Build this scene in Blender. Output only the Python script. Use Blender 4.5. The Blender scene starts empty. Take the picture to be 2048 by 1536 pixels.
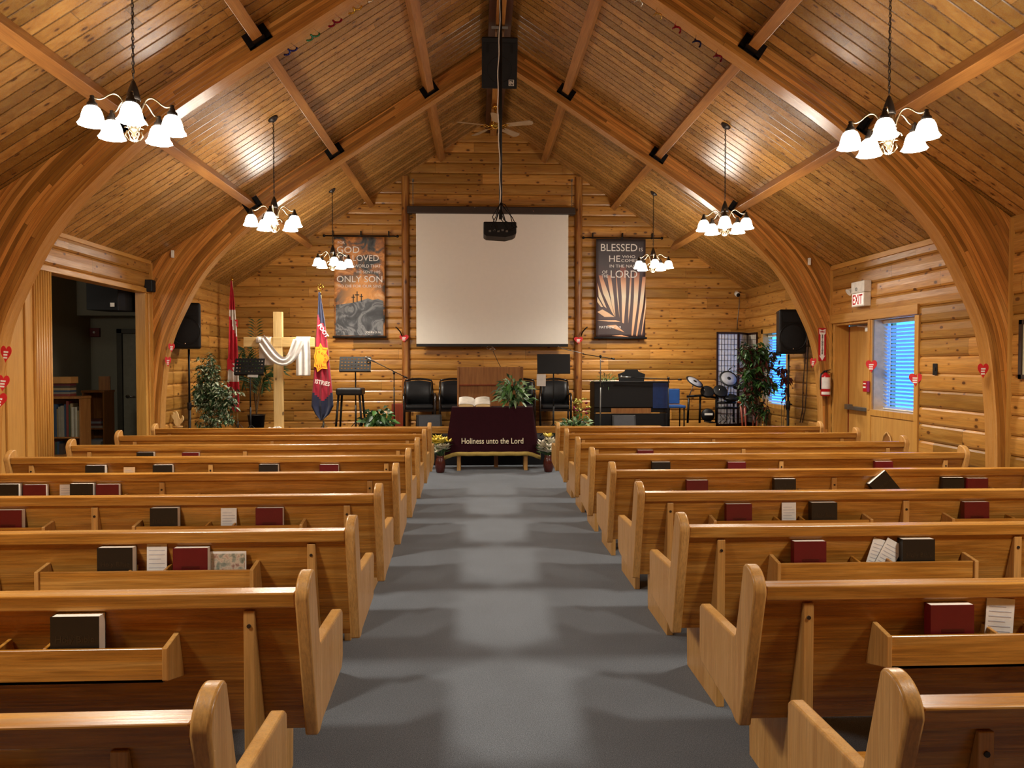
import bpy, bmesh, math, random
from mathutils import Vector, Matrix, Euler
random.seed(7)
sc = bpy.context.scene
COL = sc.collection
PI = math.pi
# ------------------------------------------------------------------ camera (image taken as 2048 x 1536)
F, CX, CY, H = 1500.0, 1024.0, 768.0, 1.6
YAW, PIT = math.atan(67/F), math.atan(40/F)
FW = Vector((math.sin(YAW)*math.cos(PIT), math.cos(YAW)*math.cos(PIT), -math.sin(PIT)))
RT = Vector((math.cos(YAW), -math.sin(YAW), 0)); UP = RT.cross(FW)
EYE = Vector((0, 0, H))
def ray(x, y): return FW + RT*((x-CX)/F) - UP*((y-CY)/F)
def onY(x, y, Y): r = ray(x, y); return EYE + r*(Y/r.y)
def onX(x, y, X): r = ray(x, y); return EYE + r*(X/r.x)
def onZ(x, y, Z): r = ray(x, y); return EYE + r*((Z-H)/r.z)
cam = bpy.data.cameras.new('camera'); co = bpy.data.objects.new('camera', cam); COL.objects.link(co)
co.location = EYE
co.rotation_euler = Matrix((RT, UP, -FW)).transposed().to_euler()
cam.sensor_width = 36; cam.lens = 36*F/2048; cam.clip_end = 200; cam.clip_start = 0.05
sc.camera = co
# room numbers
RX, RZ, RS = 0.27, 6.04, 0.66          # ridge x, ridge height, slope
XL, XR = -4.40, 4.94                   # side walls
YB, YN = 13.70, -2.2                   # front wall (behind the stage), wall behind the camera
YA1, YA2 = 6.76, 10.30                 # front faces of the two arches
ST = 0.42                              # stage height
def roofz(x): return RZ - RS*abs(x-RX)
# ------------------------------------------------------------------ materials
def lin(c):
    if isinstance(c, str):
        c = c.lstrip('#'); c = [int(c[i:i+2], 16)/255 for i in (0, 2, 4)]
        return tuple((v/12.92 if v <= .04045 else ((v+.055)/1.055)**2.4) for v in c)
    return tuple(c)
class N:
    def __init__(s, name):
        s.m = bpy.data.materials.new(name); s.m.use_nodes = True
        s.t = s.m.node_tree; s.b = s.t.nodes['Principled BSDF']
    def n(s, typ, **kw):
        o = s.t.nodes.new(typ)
        for k, v in kw.items():
            if k in o.inputs: s.put(o.inputs[k], v)
            else: setattr(o, k, v)
        return o
    def put(s, inp, v):
        if isinstance(v, bpy.types.NodeSocket): s.t.links.new(v, inp)
        else:
            if inp.type == 'RGBA' and len(v) == 3: v = (*v, 1)
            inp.default_value = v
    def ma(s, op, a, b=0.0, c=None, clamp=False):
        o = s.t.nodes.new('ShaderNodeMath'); o.operation = op; o.use_clamp = clamp
        s.put(o.inputs[0], a); s.put(o.inputs[1], b)
        if c is not None: s.put(o.inputs[2], c)
        return o.outputs[0]
    def mix(s, f, a, b, blend='MIX'):
        o = s.t.nodes.new('ShaderNodeMix'); o.data_type = 'RGBA'; o.blend_type = blend
        s.put(o.inputs[0], f); s.put(o.inputs[6], a); s.put(o.inputs[7], b)
        return o.outputs[2]
    def xyz(s, v):
        o = s.t.nodes.new('ShaderNodeSeparateXYZ'); s.put(o.inputs[0], v); return o.outputs
    def vec(s, x, y, z):
        o = s.t.nodes.new('ShaderNodeCombineXYZ')
        for i, q in enumerate((x, y, z)): s.put(o.inputs[i], q)
        return o.outputs[0]
    def noise(s, v, scale=5., detail=4., rough=.55, dist=0.):
        o = s.t.nodes.new('ShaderNodeTexNoise')
        s.put(o.inputs['Vector'], v); s.put(o.inputs['Scale'], scale); s.put(o.inputs['Detail'], detail)
        s.put(o.inputs['Roughness'], rough); s.put(o.inputs['Distortion'], dist)
        return o.outputs[0]
    def white(s, v):
        o = s.t.nodes.new('ShaderNodeTexWhiteNoise'); o.noise_dimensions = '3D'; s.put(o.inputs['Vector'], v); return o.outputs[0]
    def ramp(s, f, stops):
        o = s.t.nodes.new('ShaderNodeValToRGB'); s.put(o.inputs[0], f)
        cr = o.color_ramp
        while len(cr.elements) < len(stops): cr.elements.new(.5)
        for e, (p, c) in zip(cr.elements, stops):
            e.position = p; e.color = (*lin(c), 1)
        return o.outputs[0]
    def mr(s, v, a, b, c=0., d=1.):
        o = s.t.nodes.new('ShaderNodeMapRange'); s.put(o.inputs[0], v)
        for i, q in enumerate((a, b, c, d)): s.put(o.inputs[i+1], q)
        return o.outputs[0]
    def bump(s, h, st=.3, d=.01):
        o = s.t.nodes.new('ShaderNodeBump'); s.put(o.inputs['Height'], h); s.put(o.inputs['Strength'], st); s.put(o.inputs['Distance'], d)
        s.put(s.b.inputs['Normal'], o.outputs[0])
MATS = {}
TR = (1.05, 1.09, 1.08)
def plain(name, c, rough=.6, metal=0., spec=.5, emit=None, es=0., alpha=1., sheen=0., coat=0., trans=0., var=.1):
    if name in MATS: return MATS[name]
    k = N(name); b = k.b.inputs
    base = lin(c)
    tc = k.n('ShaderNodeTexCoord').outputs['Object']
    nz = k.noise(tc, 14., 3.)
    f = k.mr(nz, .3, .7, 1.-var, 1.+var)
    col = k.mix(1., (*base, 1), k.vec(f, f, f), 'MULTIPLY')
    k.put(b['Base Color'], col)
    b['Roughness'].default_value = rough; b['Metallic'].default_value = metal
    b['Specular IOR Level'].default_value = spec; b['Sheen Weight'].default_value = sheen
    b['Coat Weight'].default_value = coat; b['Transmission Weight'].default_value = trans
    if emit: b['Emission Color'].default_value = (*lin(emit), 1); b['Emission Strength'].default_value = es
    MATS[name] = k.m; return k.m
def wood(name, cols, grain='X', across=None, plank=None, thru='Z', piece=None, knots=0., rough=.38, groove=0., vary=.35,
         uv=False, fine=.5, spec=.5, gscale=1., perobj=False, bandstrength=1., kn=(1., .17)):
    """grain: axis along the fibres; across: the axis in which boards repeat (plank = width)."""
    cols = [(lin(c)[0]*TR[0], lin(c)[1]*TR[1], lin(c)[2]*TR[2]) for c in cols]
    k = N(name); b = k.b.inputs
    tcn = k.n('ShaderNodeTexCoord')
    src = tcn.outputs['UV'] if uv else tcn.outputs['Object']
    c = k.xyz(src); ax = {'X': c[0], 'Y': c[1], 'Z': c[2]}
    u = ax[grain]
    others = [a for a in 'XYZ' if a != grain]
    ac = across or others[0]; th = [a for a in others if a != ac][0]
    v = ax[ac]; w = ax[th]
    if perobj:
        rnd = k.n('ShaderNodeObjectInfo').outputs['Random']
        u = k.ma('ADD', u, k.ma('MULTIPLY', rnd, 37.)); v2 = k.ma('ADD', v, k.ma('MULTIPLY', rnd, 11.))
    else: v2 = v
    tone = None; pid = 0.0
    if plank:
        q = k.ma('DIVIDE', v, plank); pid = k.ma('FLOOR', q); fr = k.ma('FRACT', q)
        if piece:
            off = k.ma('MULTIPLY', k.white(k.vec(pid, 3.3, 0.)), piece)
            pq = k.ma('DIVIDE', k.ma('ADD', u, off), piece); pj = k.ma('FLOOR', pq); pf = k.ma('FRACT', pq)
        else: pj = 0.0
        tone = k.white(k.vec(pid, pj, 7.7))
        sh = k.ma('MULTIPLY', tone, 23.)
        u2 = k.ma('ADD', u, sh); v2 = k.ma('ADD', v2, k.ma('MULTIPLY', pid, .37))
    else: u2 = u
    g = k.vec(k.ma('MULTIPLY', u2, .55*gscale), k.ma('MULTIPLY', v2, 7.*gscale), k.ma('MULTIPLY', w, 7.*gscale))
    n1 = k.noise(g, 2.2, 5., .6, .9)
    col = k.ramp(k.mr(n1, .5-.28*bandstrength**-1, .5+.28*bandstrength**-1), [(0., cols[0]), (.5, cols[1]), (1., cols[2])])
    g2 = k.vec(k.ma('MULTIPLY', u2, 2.5), k.ma('MULTIPLY', v2, 90.), k.ma('MULTIPLY', w, 90.))
    n2 = k.noise(g2, 1.6, 3., .6)
    f = k.mr(n2, .3, .75, 1.-.38*fine, 1.+.12*fine)
    col = k.mix(1., col, k.vec(f, f, f), 'MULTIPLY')
    if tone is not None:
        t = k.mr(tone, 0., 1., 1.-vary, 1.+vary*.45); t2 = k.mr(tone, 0., 1., 1.-vary*1.3, 1.+vary*.5)
        col = k.mix(1., col, k.vec(t, k.ma('MULTIPLY', t, t2 and 1.0), t2), 'MULTIPLY')
    if knots:
        kv = k.vec(k.ma('MULTIPLY', u2, 4.2*kn[0]), k.ma('MULTIPLY', v2, 7.5*kn[0]), 0.0)
        vo = k.n('ShaderNodeTexVoronoi'); vo.voronoi_dimensions = '2D'; k.put(vo.inputs['Vector'], kv); vo.inputs['Scale'].default_value = 1.25
        vo.inputs['Randomness'].default_value = .95
        rc = k.xyz(vo.outputs['Color'])
        size = k.mr(rc[0], 1.-knots, 1., .02, kn[1])
        kd = k.ma('SUBTRACT', vo.outputs['Distance'], size)
        kd = k.ma('ADD', kd, k.ma('MULTIPLY', k.ma('SUBTRACT', n2, .5), .09))
        inside = k.mr(kd, -.04, .03, 1., 0.)
        has = k.ma('GREATER_THAN', rc[0], 1.-knots)
        inside = k.ma('MULTIPLY', inside, has, clamp=True)
        halo = k.ma('MULTIPLY', k.mr(kd, 0., .16, .6, 0.), has, clamp=True)
        col = k.mix(halo, col, lin(cols[0]))
        col = k.mix(k.ma('MULTIPLY', inside, .8), col, lin('#3a1a08'))
    rr = k.mr(n2, .3, .7, rough+.1, rough-.05)
    hb = k.ma('MULTIPLY', n2, .12)
    if plank and groove:
        d = k.ma('ABSOLUTE', k.ma('SUBTRACT', fr, .5))
        e = k.mr(d, .5-groove, .5, 0., 1.)
        col = k.mix(k.ma('MULTIPLY', e, .85, clamp=True), col, lin('#2a1204'))
        hb = k.ma('SUBTRACT', hb, k.ma('MULTIPLY', e, 2.2))
    if plank and piece:
        jn = k.mr(k.ma('ABSOLUTE', k.ma('SUBTRACT', pf, .5)), .4985, .5, 0., .7)
        col = k.mix(jn, col, lin('#2a1204'))
    k.put(b['Base Color'], col); k.put(b['Roughness'], rr)
    b['Specular IOR Level'].default_value = spec
    k.bump(hb, .35, .006)
    MATS[name] = k.m; return k.m
OAKC = ('#a06a2c', '#bd8440', '#cf9a55')
M_ceil = wood('ceiling_planks', ('#8f5f30', '#b27e40', '#c89a58'), 'X', 'Y', plank=.137, piece=2.6, knots=.5, rough=.25, groove=.085, vary=.42, spec=.6, fine=.8, kn=(1.15, .15))
M_log = wood('log_siding_front', ('#a56627', '#c5883e', '#d89f55'), 'X', 'Z', plank=.187, piece=2.3, knots=.55, rough=.32, vary=.40, fine=.9, kn=(1.0, .17))
M_logs = wood('log_siding_side', ('#a4672a', '#c3883f', '#d49e57'), 'Y', 'Z', plank=.187, piece=3.1, knots=.5, rough=.32, vary=.40, fine=.9, kn=(1.0, .17))
M_glu = wood('glulam_face', ('#8e5020', '#c58038', '#e0a158'), 'X', 'Y', plank=.036, piece=2.7, rough=.34, groove=.05, vary=.52, uv=True, fine=.7)
M_glus = wood('glulam_soffit', ('#a86c2e', '#c08644', '#cc955a'), 'X', 'Y', rough=.26, uv=True, fine=.5)
M_beam = wood('fir_beam', ('#8c5424', '#ab7034', '#bd8446'), 'Y', 'X', rough=.33, fine=.7)
M_post = wood('post_wood', ('#6a3512', '#9a5f28', '#b8803c'), 'Z', 'X', knots=.3, rough=.4, bandstrength=1.6)
M_oakX = wood('oak_long', ('#935a1c', '#b77c33', '#cb954c'), 'X', 'Z', rough=.25, fine=1.1, perobj=True, gscale=1.25, bandstrength=1.25)
M_oakZ = wood('oak_upright', ('#b07a3c', '#c28f50', '#cf9f62'), 'Z', 'Y', rough=.3, fine=.8, perobj=True)
M_trimZ = wood('trim_upright', ('#a9702d', '#c28a40', '#cf9b52'), 'Z', 'Y', rough=.35, fine=.4)
M_trimY = wood('trim_long', ('#a9702d', '#c28a40', '#cf9b52'), 'Y', 'Z', rough=.35, fine=.4)
M_pine = wood('pale_pine', ('#c69a5c', '#dcb679', '#e6c68e'), 'Z', 'X', knots=.12, rough=.5, fine=.4)
M_pineX = wood('pale_pine_cross', ('#c69a5c', '#dcb679', '#e6c68e'), 'X', 'Z', knots=.12, rough=.5, fine=.4)
M_ply = wood('plywood_panel', ('#b17a36', '#c28c46', '#cb9850'), 'Z', 'Y', rough=.4, fine=.3)
M_pulp = wood('pulpit_wood', ('#7d4a20', '#96602f', '#a8713a'), 'Z', 'X', rough=.4, fine=.8)
M_redw = wood('red_brown_wood', ('#6a2412', '#843218', '#944022'), 'Z', 'X', rough=.35, fine=.3)
M_black = plain('black_plastic', '#0f0f10', .5, spec=.3)
M_blackm = plain('black_metal', '#121214', .35, .6)
M_grille = plain('speaker_grille', '#181819', .75, spec=.3)
M_bronze = plain('dark_bronze', '#3a3430', .4, .7)
M_brass = plain('antique_brass', '#a3947a', .3, 1.)
M_gold = plain('polished_brass', '#d6a84a', .15, 1.)
M_chrome = plain('chrome', '#c9c9cc', .15, 1.)
M_white = plain('white_plastic', '#e9e6dc', .45)
M_paper = plain('paper', '#dcd9d2', .8)
M_pages = plain('book_pages', '#efe9dc', .8)
M_bblk = plain('black_book_cover', '#15130f', .4)
M_bred = plain('maroon_book_cover', '#5d0c14', .38)
M_cloth = plain('white_cloth', '#e8e2da', .85, sheen=.3)
M_wine = plain('wine_velvet', '#2a0710', .9, sheen=.06, spec=.15)
M_fringe = plain('gold_fringe', '#b59a4d', .7)
M_screen = plain('projection_fabric', '#ebe5d8', .8, var=.012)
M_dbrown = plain('dark_brown_metal', '#33241a', .5)
M_red = plain('red_paper', '#c9181c', .6)
M_redp = plain('red_paint', '#b21119', .3)
M_leafd = plain('leaf_dark_green', '#24401c', .5)
M_leafm = plain('leaf_green', '#3f6a2a', .45)
M_leafp = plain('leaf_pale_edge', '#b9c3a2', .5)
M_rleaf = plain('leaf_red_brown', '#4a1712', .5)
M_stem = plain('branch_bark', '#5f4a30', .8)
M_pot = plain('dark_pot', '#221a16', .4)
M_gray = plain('grey_metal', '#7c7c78', .4, .8)
M_dark = plain('dark_void_carpet', '#1b1c20', .95)
M_rwall = plain('painted_wall_olive', '#8d8a78', .8, var=.02)
M_seat = plain('black_vinyl', '#141517', .42, spec=.4)
def emis(name, c, s, base='#ffffff'):
    if name not in MATS:
        m = plain(name, base, .5, emit=c, es=s); MATS[name] = m
    return MATS[name]
M_shade = emis('lit_glass_shade', '#fff4e0', 7.)
# carpet
k = N('carpet_grey_blue'); tc = k.n('ShaderNodeTexCoord').outputs['Object']
n1 = k.noise(tc, 260., 2., .6); n2 = k.noise(tc, 3., 3., .5); n3 = k.noise(tc, 90., 2., .7)
col = k.ramp(k.mr(n1, .3, .7), [(0., '#3f444b'), (.5, '#5c6269'), (1., '#7d8288')])
f = k.mr(n2, .3, .7, .93, 1.07); f = k.ma('MULTIPLY', f, k.mr(n3, .3, .7, .88, 1.12))
k.put(k.b.inputs['Base Color'], k.mix(1., col, k.vec(f, f, f), 'MULTIPLY')); k.b.inputs['Roughness'].default_value = .95
k.b.inputs['Specular IOR Level'].default_value = .15; k.b.inputs['Sheen Weight'].default_value = .15
k.bump(n1, .5, .004); M_carpet = k.m
# ------------------------------------------------------------------ mesh builder
class MB:
    def __init__(s): s.bm = bmesh.new(); s.uv = None; s.mi = 0
    def face(s, vs, smooth=False):
        try: f = s.bm.faces.new(vs)
        except ValueError: return None
        f.smooth = smooth; f.material_index = s.mi; return f
    def box(s, c, d, rot=None, taper=None):
        R = Euler(rot).to_matrix() if rot else None
        vs = []
        for z in (-1, 1):
            for x, y in ((-1, -1), (1, -1), (1, 1), (-1, 1)):
                t = taper if (taper and z > 0) else 1.
                p = Vector((x*d[0]/2*t, y*d[1]/2*t, z*d[2]/2))
                if R: p = R @ p
                vs.append(s.bm.verts.new(p + Vector(c)))
        for q in ((3, 2, 1, 0), (4, 5, 6, 7), (0, 1, 5, 4), (1, 2, 6, 5), (2, 3, 7, 6), (3, 0, 4, 7)): s.face([vs[i] for i in q])
        return s
    def bb(s, x0, x1, y0, y1, z0, z1): return s.box(((x0+x1)/2, (y0+y1)/2, (z0+z1)/2), (abs(x1-x0), abs(y1-y0), abs(z1-z0)))
    def prism(s, pts, axis, a, b, smooth=False):
        """pts: 2-D outline in the two axes other than `axis`, in cyclic order x,y,z without it"""
        def mk(p, t): return {'X': (t, p[0], p[1]), 'Y': (p[0], t, p[1]), 'Z': (p[0], p[1], t)}[axis]
        A = [s.bm.verts.new(mk(p, a)) for p in pts]; B = [s.bm.verts.new(mk(p, b)) for p in pts]
        n = len(pts); s.face(A); s.face(B[::-1])
        for i in range(n): s.face([A[(i+1) % n], A[i], B[i], B[(i+1) % n]], smooth)
        return s
    def tube(s, path, r, n=8, caps=True, closed=False):
        path = [Vector(p) for p in path]; m = len(path)
        rs = r if isinstance(r, (list, tuple)) else [r]*m
        rings = []; prev = None
        for i, p in enumerate(path):
            if closed: d = path[(i+1) % m] - path[i-1]
            else: d = (path[min(i+1, m-1)] - path[max(i-1, 0)])
            if d.length < 1e-9: d = Vector((0, 0, 1))
            d.normalize()
            if prev is None:
                a = d.orthogonal().normalized()
            else:
                a = prev - d*prev.dot(d); a = a.normalized() if a.length > 1e-6 else d.orthogonal().normalized()
            prev = a; bq = d.cross(a)
            rings.append([s.bm.verts.new(p + (a*math.cos(2*PI*j/n) + bq*math.sin(2*PI*j/n))*rs[i]) for j in range(n)])
        for i in range(m if closed else m-1):
            A, B = rings[i], rings[(i+1) % m]
            for j in range(n): s.face([A[j], A[(j+1) % n], B[(j+1) % n], B[j]], True)
        if caps and not closed: s.face(rings[0][::-1]); s.face(rings[-1])
        return s
    def cyl(s, a, b, r, n=12): return s.tube([a, b], r, n)
    def lathe(s, prof, c=(0, 0, 0), n=20, rot=None, close=False, wav=0, wn=0):
        R = Euler(rot).to_matrix() if rot else None; rings = []; c = Vector(c)
        for i, (r, z) in enumerate(prof):
            ring = []
            for j in range(n):
                a = 2*PI*j/n; rr = r
                if wav and i >= len(prof)-2: rr = r*(1+wav*math.cos(wn*a))
                p = Vector((rr*math.cos(a), rr*math.sin(a), z))
                if R: p = R @ p
                ring.append(s.bm.verts.new(p + c))
            rings.append(ring)
        for i in range(len(rings)-1):
            A, B = rings[i], rings[i+1]
            for j in range(n): s.face([A[j], A[(j+1) % n], B[(j+1) % n], B[j]], True)
        if prof[0][0] > 1e-4: s.face(rings[0][::-1])
        if prof[-1][0] > 1e-4 and not close: s.face(rings[-1])
        return s
    def sphere(s, c, r, sc3=(1, 1, 1), n=12):
        prof = [(max(1e-5, math.sin(PI*i/8))*r, -math.cos(PI*i/8)*r) for i in range(9)]
        v0 = len(s.bm.verts); s.lathe([(p[0], p[1]) for p in prof], (0, 0, 0), n); s.bm.verts.ensure_lookup_table()
        for v in s.bm.verts[v0:]: v.co = Vector((v.co.x*sc3[0]+c[0], v.co.y*sc3[1]+c[1], v.co.z*sc3[2]+c[2]))
        return s
    def grid(s, P, smooth=True, uvs=None):
        """P[i][j] -> point"""
        V = [[s.bm.verts.new(p) for p in row] for row in P]
        if uvs and s.uv is None: s.uv = s.bm.loops.layers.uv.new('UVMap')
        for i in range(len(V)-1):
            for j in range(len(V[0])-1):
                f = s.face([V[i][j], V[i+1][j], V[i+1][j+1], V[i][j+1]], smooth)
                if f and uvs:
                    for lp, (a, b) in zip(f.loops, ((i, j), (i+1, j), (i+1, j+1), (i, j+1))): lp[s.uv].uv = uvs[a][b]
        return V
    def leaf(s, p, d, l, w, up=None, fold=.15, droop=.25):
        d = Vector(d).normalized(); up = Vector(up) if up else Vector((random.uniform(-1, 1), random.uniform(-1, 1), random.uniform(-.2, 1)))
        sd = d.cross(up)
        if sd.length < 1e-3: sd = d.orthogonal()
        sd.normalize(); nn = sd.cross(d)
        p = Vector(p)
        pts = []
        a = s.bm.verts.new(p); m1 = p + d*l*.5 + Vector((0, 0, -droop*l*.12)); t = s.bm.verts.new(p + d*l + Vector((0, 0, -droop*l*.5)))
        m = s.bm.verts.new(m1 - nn*w*fold); L = s.bm.verts.new(m1 + sd*w/2 + nn*w*fold*.6); R = s.bm.verts.new(m1 - sd*w/2 + nn*w*fold*.6)
        s.face([a, m, L], True); s.face([m, t, L], True); s.face([a, R, m], True); s.face([R, t, m], True)
        return s
    def build(s, name, mat, parent=None, loc=None, bevel=0., seg=2, solid=0., recalc=True, center=False, sub=0, autos=None):
        if recalc: bmesh.ops.recalc_face_normals(s.bm, faces=s.bm.faces)
        me = bpy.data.meshes.new(name)
        off = Vector((0, 0, 0))
        if center:
            cs = [v.co for v in s.bm.verts]
            off = Vector(((min(c.x for c in cs)+max(c.x for c in cs))/2, (min(c.y for c in cs)+max(c.y for c in cs))/2, min(c.z for c in cs)))
            for v in s.bm.verts: v.co -= off
        s.bm.to_mesh(me); s.bm.free()
        for m in (mat if isinstance(mat, (list, tuple)) else [mat]): me.materials.append(m)
        o = bpy.data.objects.new(name, me); COL.objects.link(o)
        if parent: o.parent = parent
        o.location = (Vector(loc) if loc else Vector((0, 0, 0))) + off
        if autos:
            for f in me.polygons: f.use_smooth = True
            me.set_sharp_from_angle(angle=math.radians(autos))
        if bevel:
            b = o.modifiers.new('bevel', 'BEVEL'); b.width = bevel; b.segments = seg; b.limit_method = 'ANGLE'; b.angle_limit = math.radians(40)
        if solid:
            q = o.modifiers.new('solid', 'SOLIDIFY'); q.thickness = solid; q.offset = 0
        if sub:
            q = o.modifiers.new('sub', 'SUBSURF'); q.levels = sub; q.render_levels = sub
        return o
def tag(o, label, cat, group=None, kind=None):
    o['label'] = label; o['category'] = cat
    if group: o['group'] = group
    if kind: o['kind'] = kind
    return o
def thing(name, label, cat, loc=(0, 0, 0), rz=0., group=None):
    o = bpy.data.objects.new(name, None); o.empty_display_size = .1; COL.objects.link(o)
    o.location = loc; o.rotation_euler = (0, 0, rz); return tag(o, label, cat, group)
def struct(o): o['kind'] = 'structure'; return o
def dup(o, parent=None):
    c = o.copy(); COL.objects.link(c)
    if parent: c.parent = parent
    for ch in list(o.children): dup(ch, c)
    return c
def text(body, size, mat, parent, loc, rot=(PI/2, 0, 0), name='lettering', extrude=.001, align='CENTER', sx=1., bold=0., space=1.):
    cu = bpy.data.curves.new('t', 'FONT'); cu.body = body; cu.size = size; cu.extrude = extrude; cu.align_x = align; cu.offset = bold; cu.space_character = space
    cu.resolution_u = 3
    tmp = bpy.data.objects.new('t', cu); COL.objects.link(tmp)
    dg = bpy.context.evaluated_depsgraph_get(); me = bpy.data.meshes.new_from_object(tmp.evaluated_get(dg))
    bpy.data.objects.remove(tmp)
    for v in me.vertices: v.co.x *= sx
    me.materials.clear(); me.materials.append(mat)
    o = bpy.data.objects.new(name, me); COL.objects.link(o); o.parent = parent; o.location = loc; o.rotation_euler = rot
    return o
#@@ROOM

# ------------------------------------------------------------------ room shell
def logprof(z0, z1, h=.187, bulge=.016):
    zs = []; i = math.floor(z0/h)
    while i*h < z1:
        for f, d in ((0, -bulge*.9), (.035, -.001), (.14, bulge*.55), (.5, bulge*.75), (.86, bulge*.55), (.965, -.001)):
            zs.append(((i+f)*h, d))
        i += 1
    zs.append((i*h, -bulge*.9))
    out = []
    for (a, da), (b_, db) in zip(zs, zs[1:]):
        for z, d in ((a, da), (b_, db)):
            if z0 <= z <= z1: out.append((z, d))
        for lim in (z0, z1):
            if a < lim < b_: out.append((lim, da+(db-da)*(lim-a)/(b_-a)))
    out = sorted(set((round(z, 5), round(d, 5)) for z, d in out)); res = []
    for z, d in out:
        if not res or z-res[-1][0] > 1e-4: res.append((z, d))
    return res
def logstrip(mb, a0, a1, z0, z1, fn):
    """fn(a, z, d) -> point; d bulges into the room"""
    pr = logprof(z0, z1)
    mb.grid([[fn(a, z, d) for z, d in pr] for a in (a0, a1)], smooth=False)
# floor
mb = MB(); mb.bb(-9.5, XR+.4, YN-.2, YB+.2, -.12, 0)
struct(mb.build('floor', M_carpet))
# stage
mb = MB(); mb.bb(XL+.001, XR-.001, 11.85, YB-.03, .001, ST)
struct(mb.build('trim_1', M_dark, bevel=.01))
# front wall gable
mb = MB(); pr = logprof(0, 6.05)
mb.grid([[(x, YB - d, z) for z, d in pr] for x in (XL-.1, RX, XR+.1)], smooth=False)
for s in (-1, 1):
    g = mb.bm.verts[:] + mb.bm.edges[:] + mb.bm.faces[:]
    bmesh.ops.bisect_plane(mb.bm, geom=g, plane_co=(RX, YB, RZ+.02), plane_no=Vector((s*RS, 0, 1)).normalized(), clear_outer=True)
struct(mb.build('wall_front', M_log, recalc=False))
for o in [bpy.data.objects['wall_front']]:
    so = o.modifiers.new('solid', 'SOLIDIFY'); so.thickness = .12; so.offset = -1 if o.data.polygons[0].normal.y < 0 else 1
# right wall with a door bay, a window and a far window
WZ0, WZ1 = 1.03, 2.15
def fnR(a, z, d): return (XR - d, a, z)
mb = MB()
for a0, a1, z0, z1 in ((YN, 8.20, 0, 3.0), (8.20, 10.27, 2.27, 3.0), (10.27, 11.75, 0, 3.0), (11.75, 12.9, 0, .86), (11.75, 12.9, 2.2, 3.0), (12.9, YB, 0, 3.0)):
    logstrip(mb, a0, a1, z0, z1, fnR)
bmesh.ops.recalc_face_normals(mb.bm, faces=mb.bm.faces)
for f in mb.bm.faces:
    if f.normal.x > 0: f.normal_flip()
o = mb.build('wall_right', M_logs, recalc=False); struct(o)
so = o.modifiers.new('solid', 'SOLIDIFY'); so.thickness = .10; so.offset = -1
# left wall: boards, opening to the next room, header logs
def fnL(a, z, d): return (XL + d, a, z)
mb = MB()
for a0, a1, z0, z1 in ((YN, 6.9, 0, 3.0), (7.0, 10.3, 2.6, 3.0), (10.3, YB, 0, 3.0)):
    logstrip(mb, a0, a1, z0, z1, fnL)
for f in mb.bm.faces:
    f.normal_update()
    if f.normal.x < 0: f.normal_flip()
o = mb.build('wall_left', M_logs, recalc=False); struct(o)
so = o.modifiers.new('solid', 'SOLIDIFY'); so.thickness = .10; so.offset = -1
mb = MB(); mb.bb(XL-.14, XL-.005, 6.9, 7.64, 0, 2.62); struct(mb.build('wall_left_panel', M_ply))
mb = MB()
for y in (7.20, 7.50): mb.bb(XL-.004, XL+.014, y-.014, y+.014, 0, 2.58)
struct(mb.build('trim_2', M_trimZ, bevel=.003))
mb = MB()
mb.bb(XL-.14, XL+.012, 7.64, 7.94, 0, 2.54)
for i in range(7): mb.cyl((XL+.012, 7.665+i*.042, 0), (XL+.012, 7.665+i*.042, 2.54), .014, 8)
struct(mb.build('trim_3', M_trimZ))
mb = MB(); mb.bb(XL-.14, XL+.03, 7.64, 10.3, 2.54, 2.60); struct(mb.build('trim_4', M_trimY, bevel=.004))
mb = MB(); mb.bb(XL-.12, XL+.01, 10.12, 10.2, 0, 2.54); mb.bb(XL-.02, XL+.02, 10.2, 10.27, 0, 2.54); mb.cyl((XL+.02, 10.2, 0), (XL+.02, 10.2, 2.54), .012, 8)
struct(mb.build('trim_5', M_trimZ, bevel=.003))
mb = MB(); mb.bb(XL-.01, XL+.02, YB-.12, YB-.03, ST, 2.98); struct(mb.build('trim_6', M_trimZ))
# wall behind the camera
mb = MB(); pts = [(XL-.1, 0), (XR+.1, 0), (XR+.1, roofz(XR+.1)), (RX, RZ), (XL-.1, roofz(XL-.1))]
mb.prism(pts, 'Y', YN-.1, YN); struct(mb.build('wall_back', M_log))
# ceiling
for i, s in enumerate((-1, 1)):
    xe = (XR+.15) if s > 0 else (XL-.15)
    mb = MB()
    mb.prism([(RX, RZ), (xe, roofz(xe)), (xe, roofz(xe)+.1), (RX, RZ+.1)], 'Y', YN-.1, YB+.15)
    struct(mb.build('ceiling', M_ceil))
# crown trim where the right wall meets the roof
mb = MB(); mb.bb(XR-.035, XR, 7.0, 10.28, 2.90, 2.965); struct(mb.build('trim_7', M_trimY, bevel=.004))
mb = MB(); mb.bb(XL, XL+.03, 7.0, 10.28, 2.93, 2.99); struct(mb.build('trim_8', M_trimY, bevel=.004))
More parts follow.
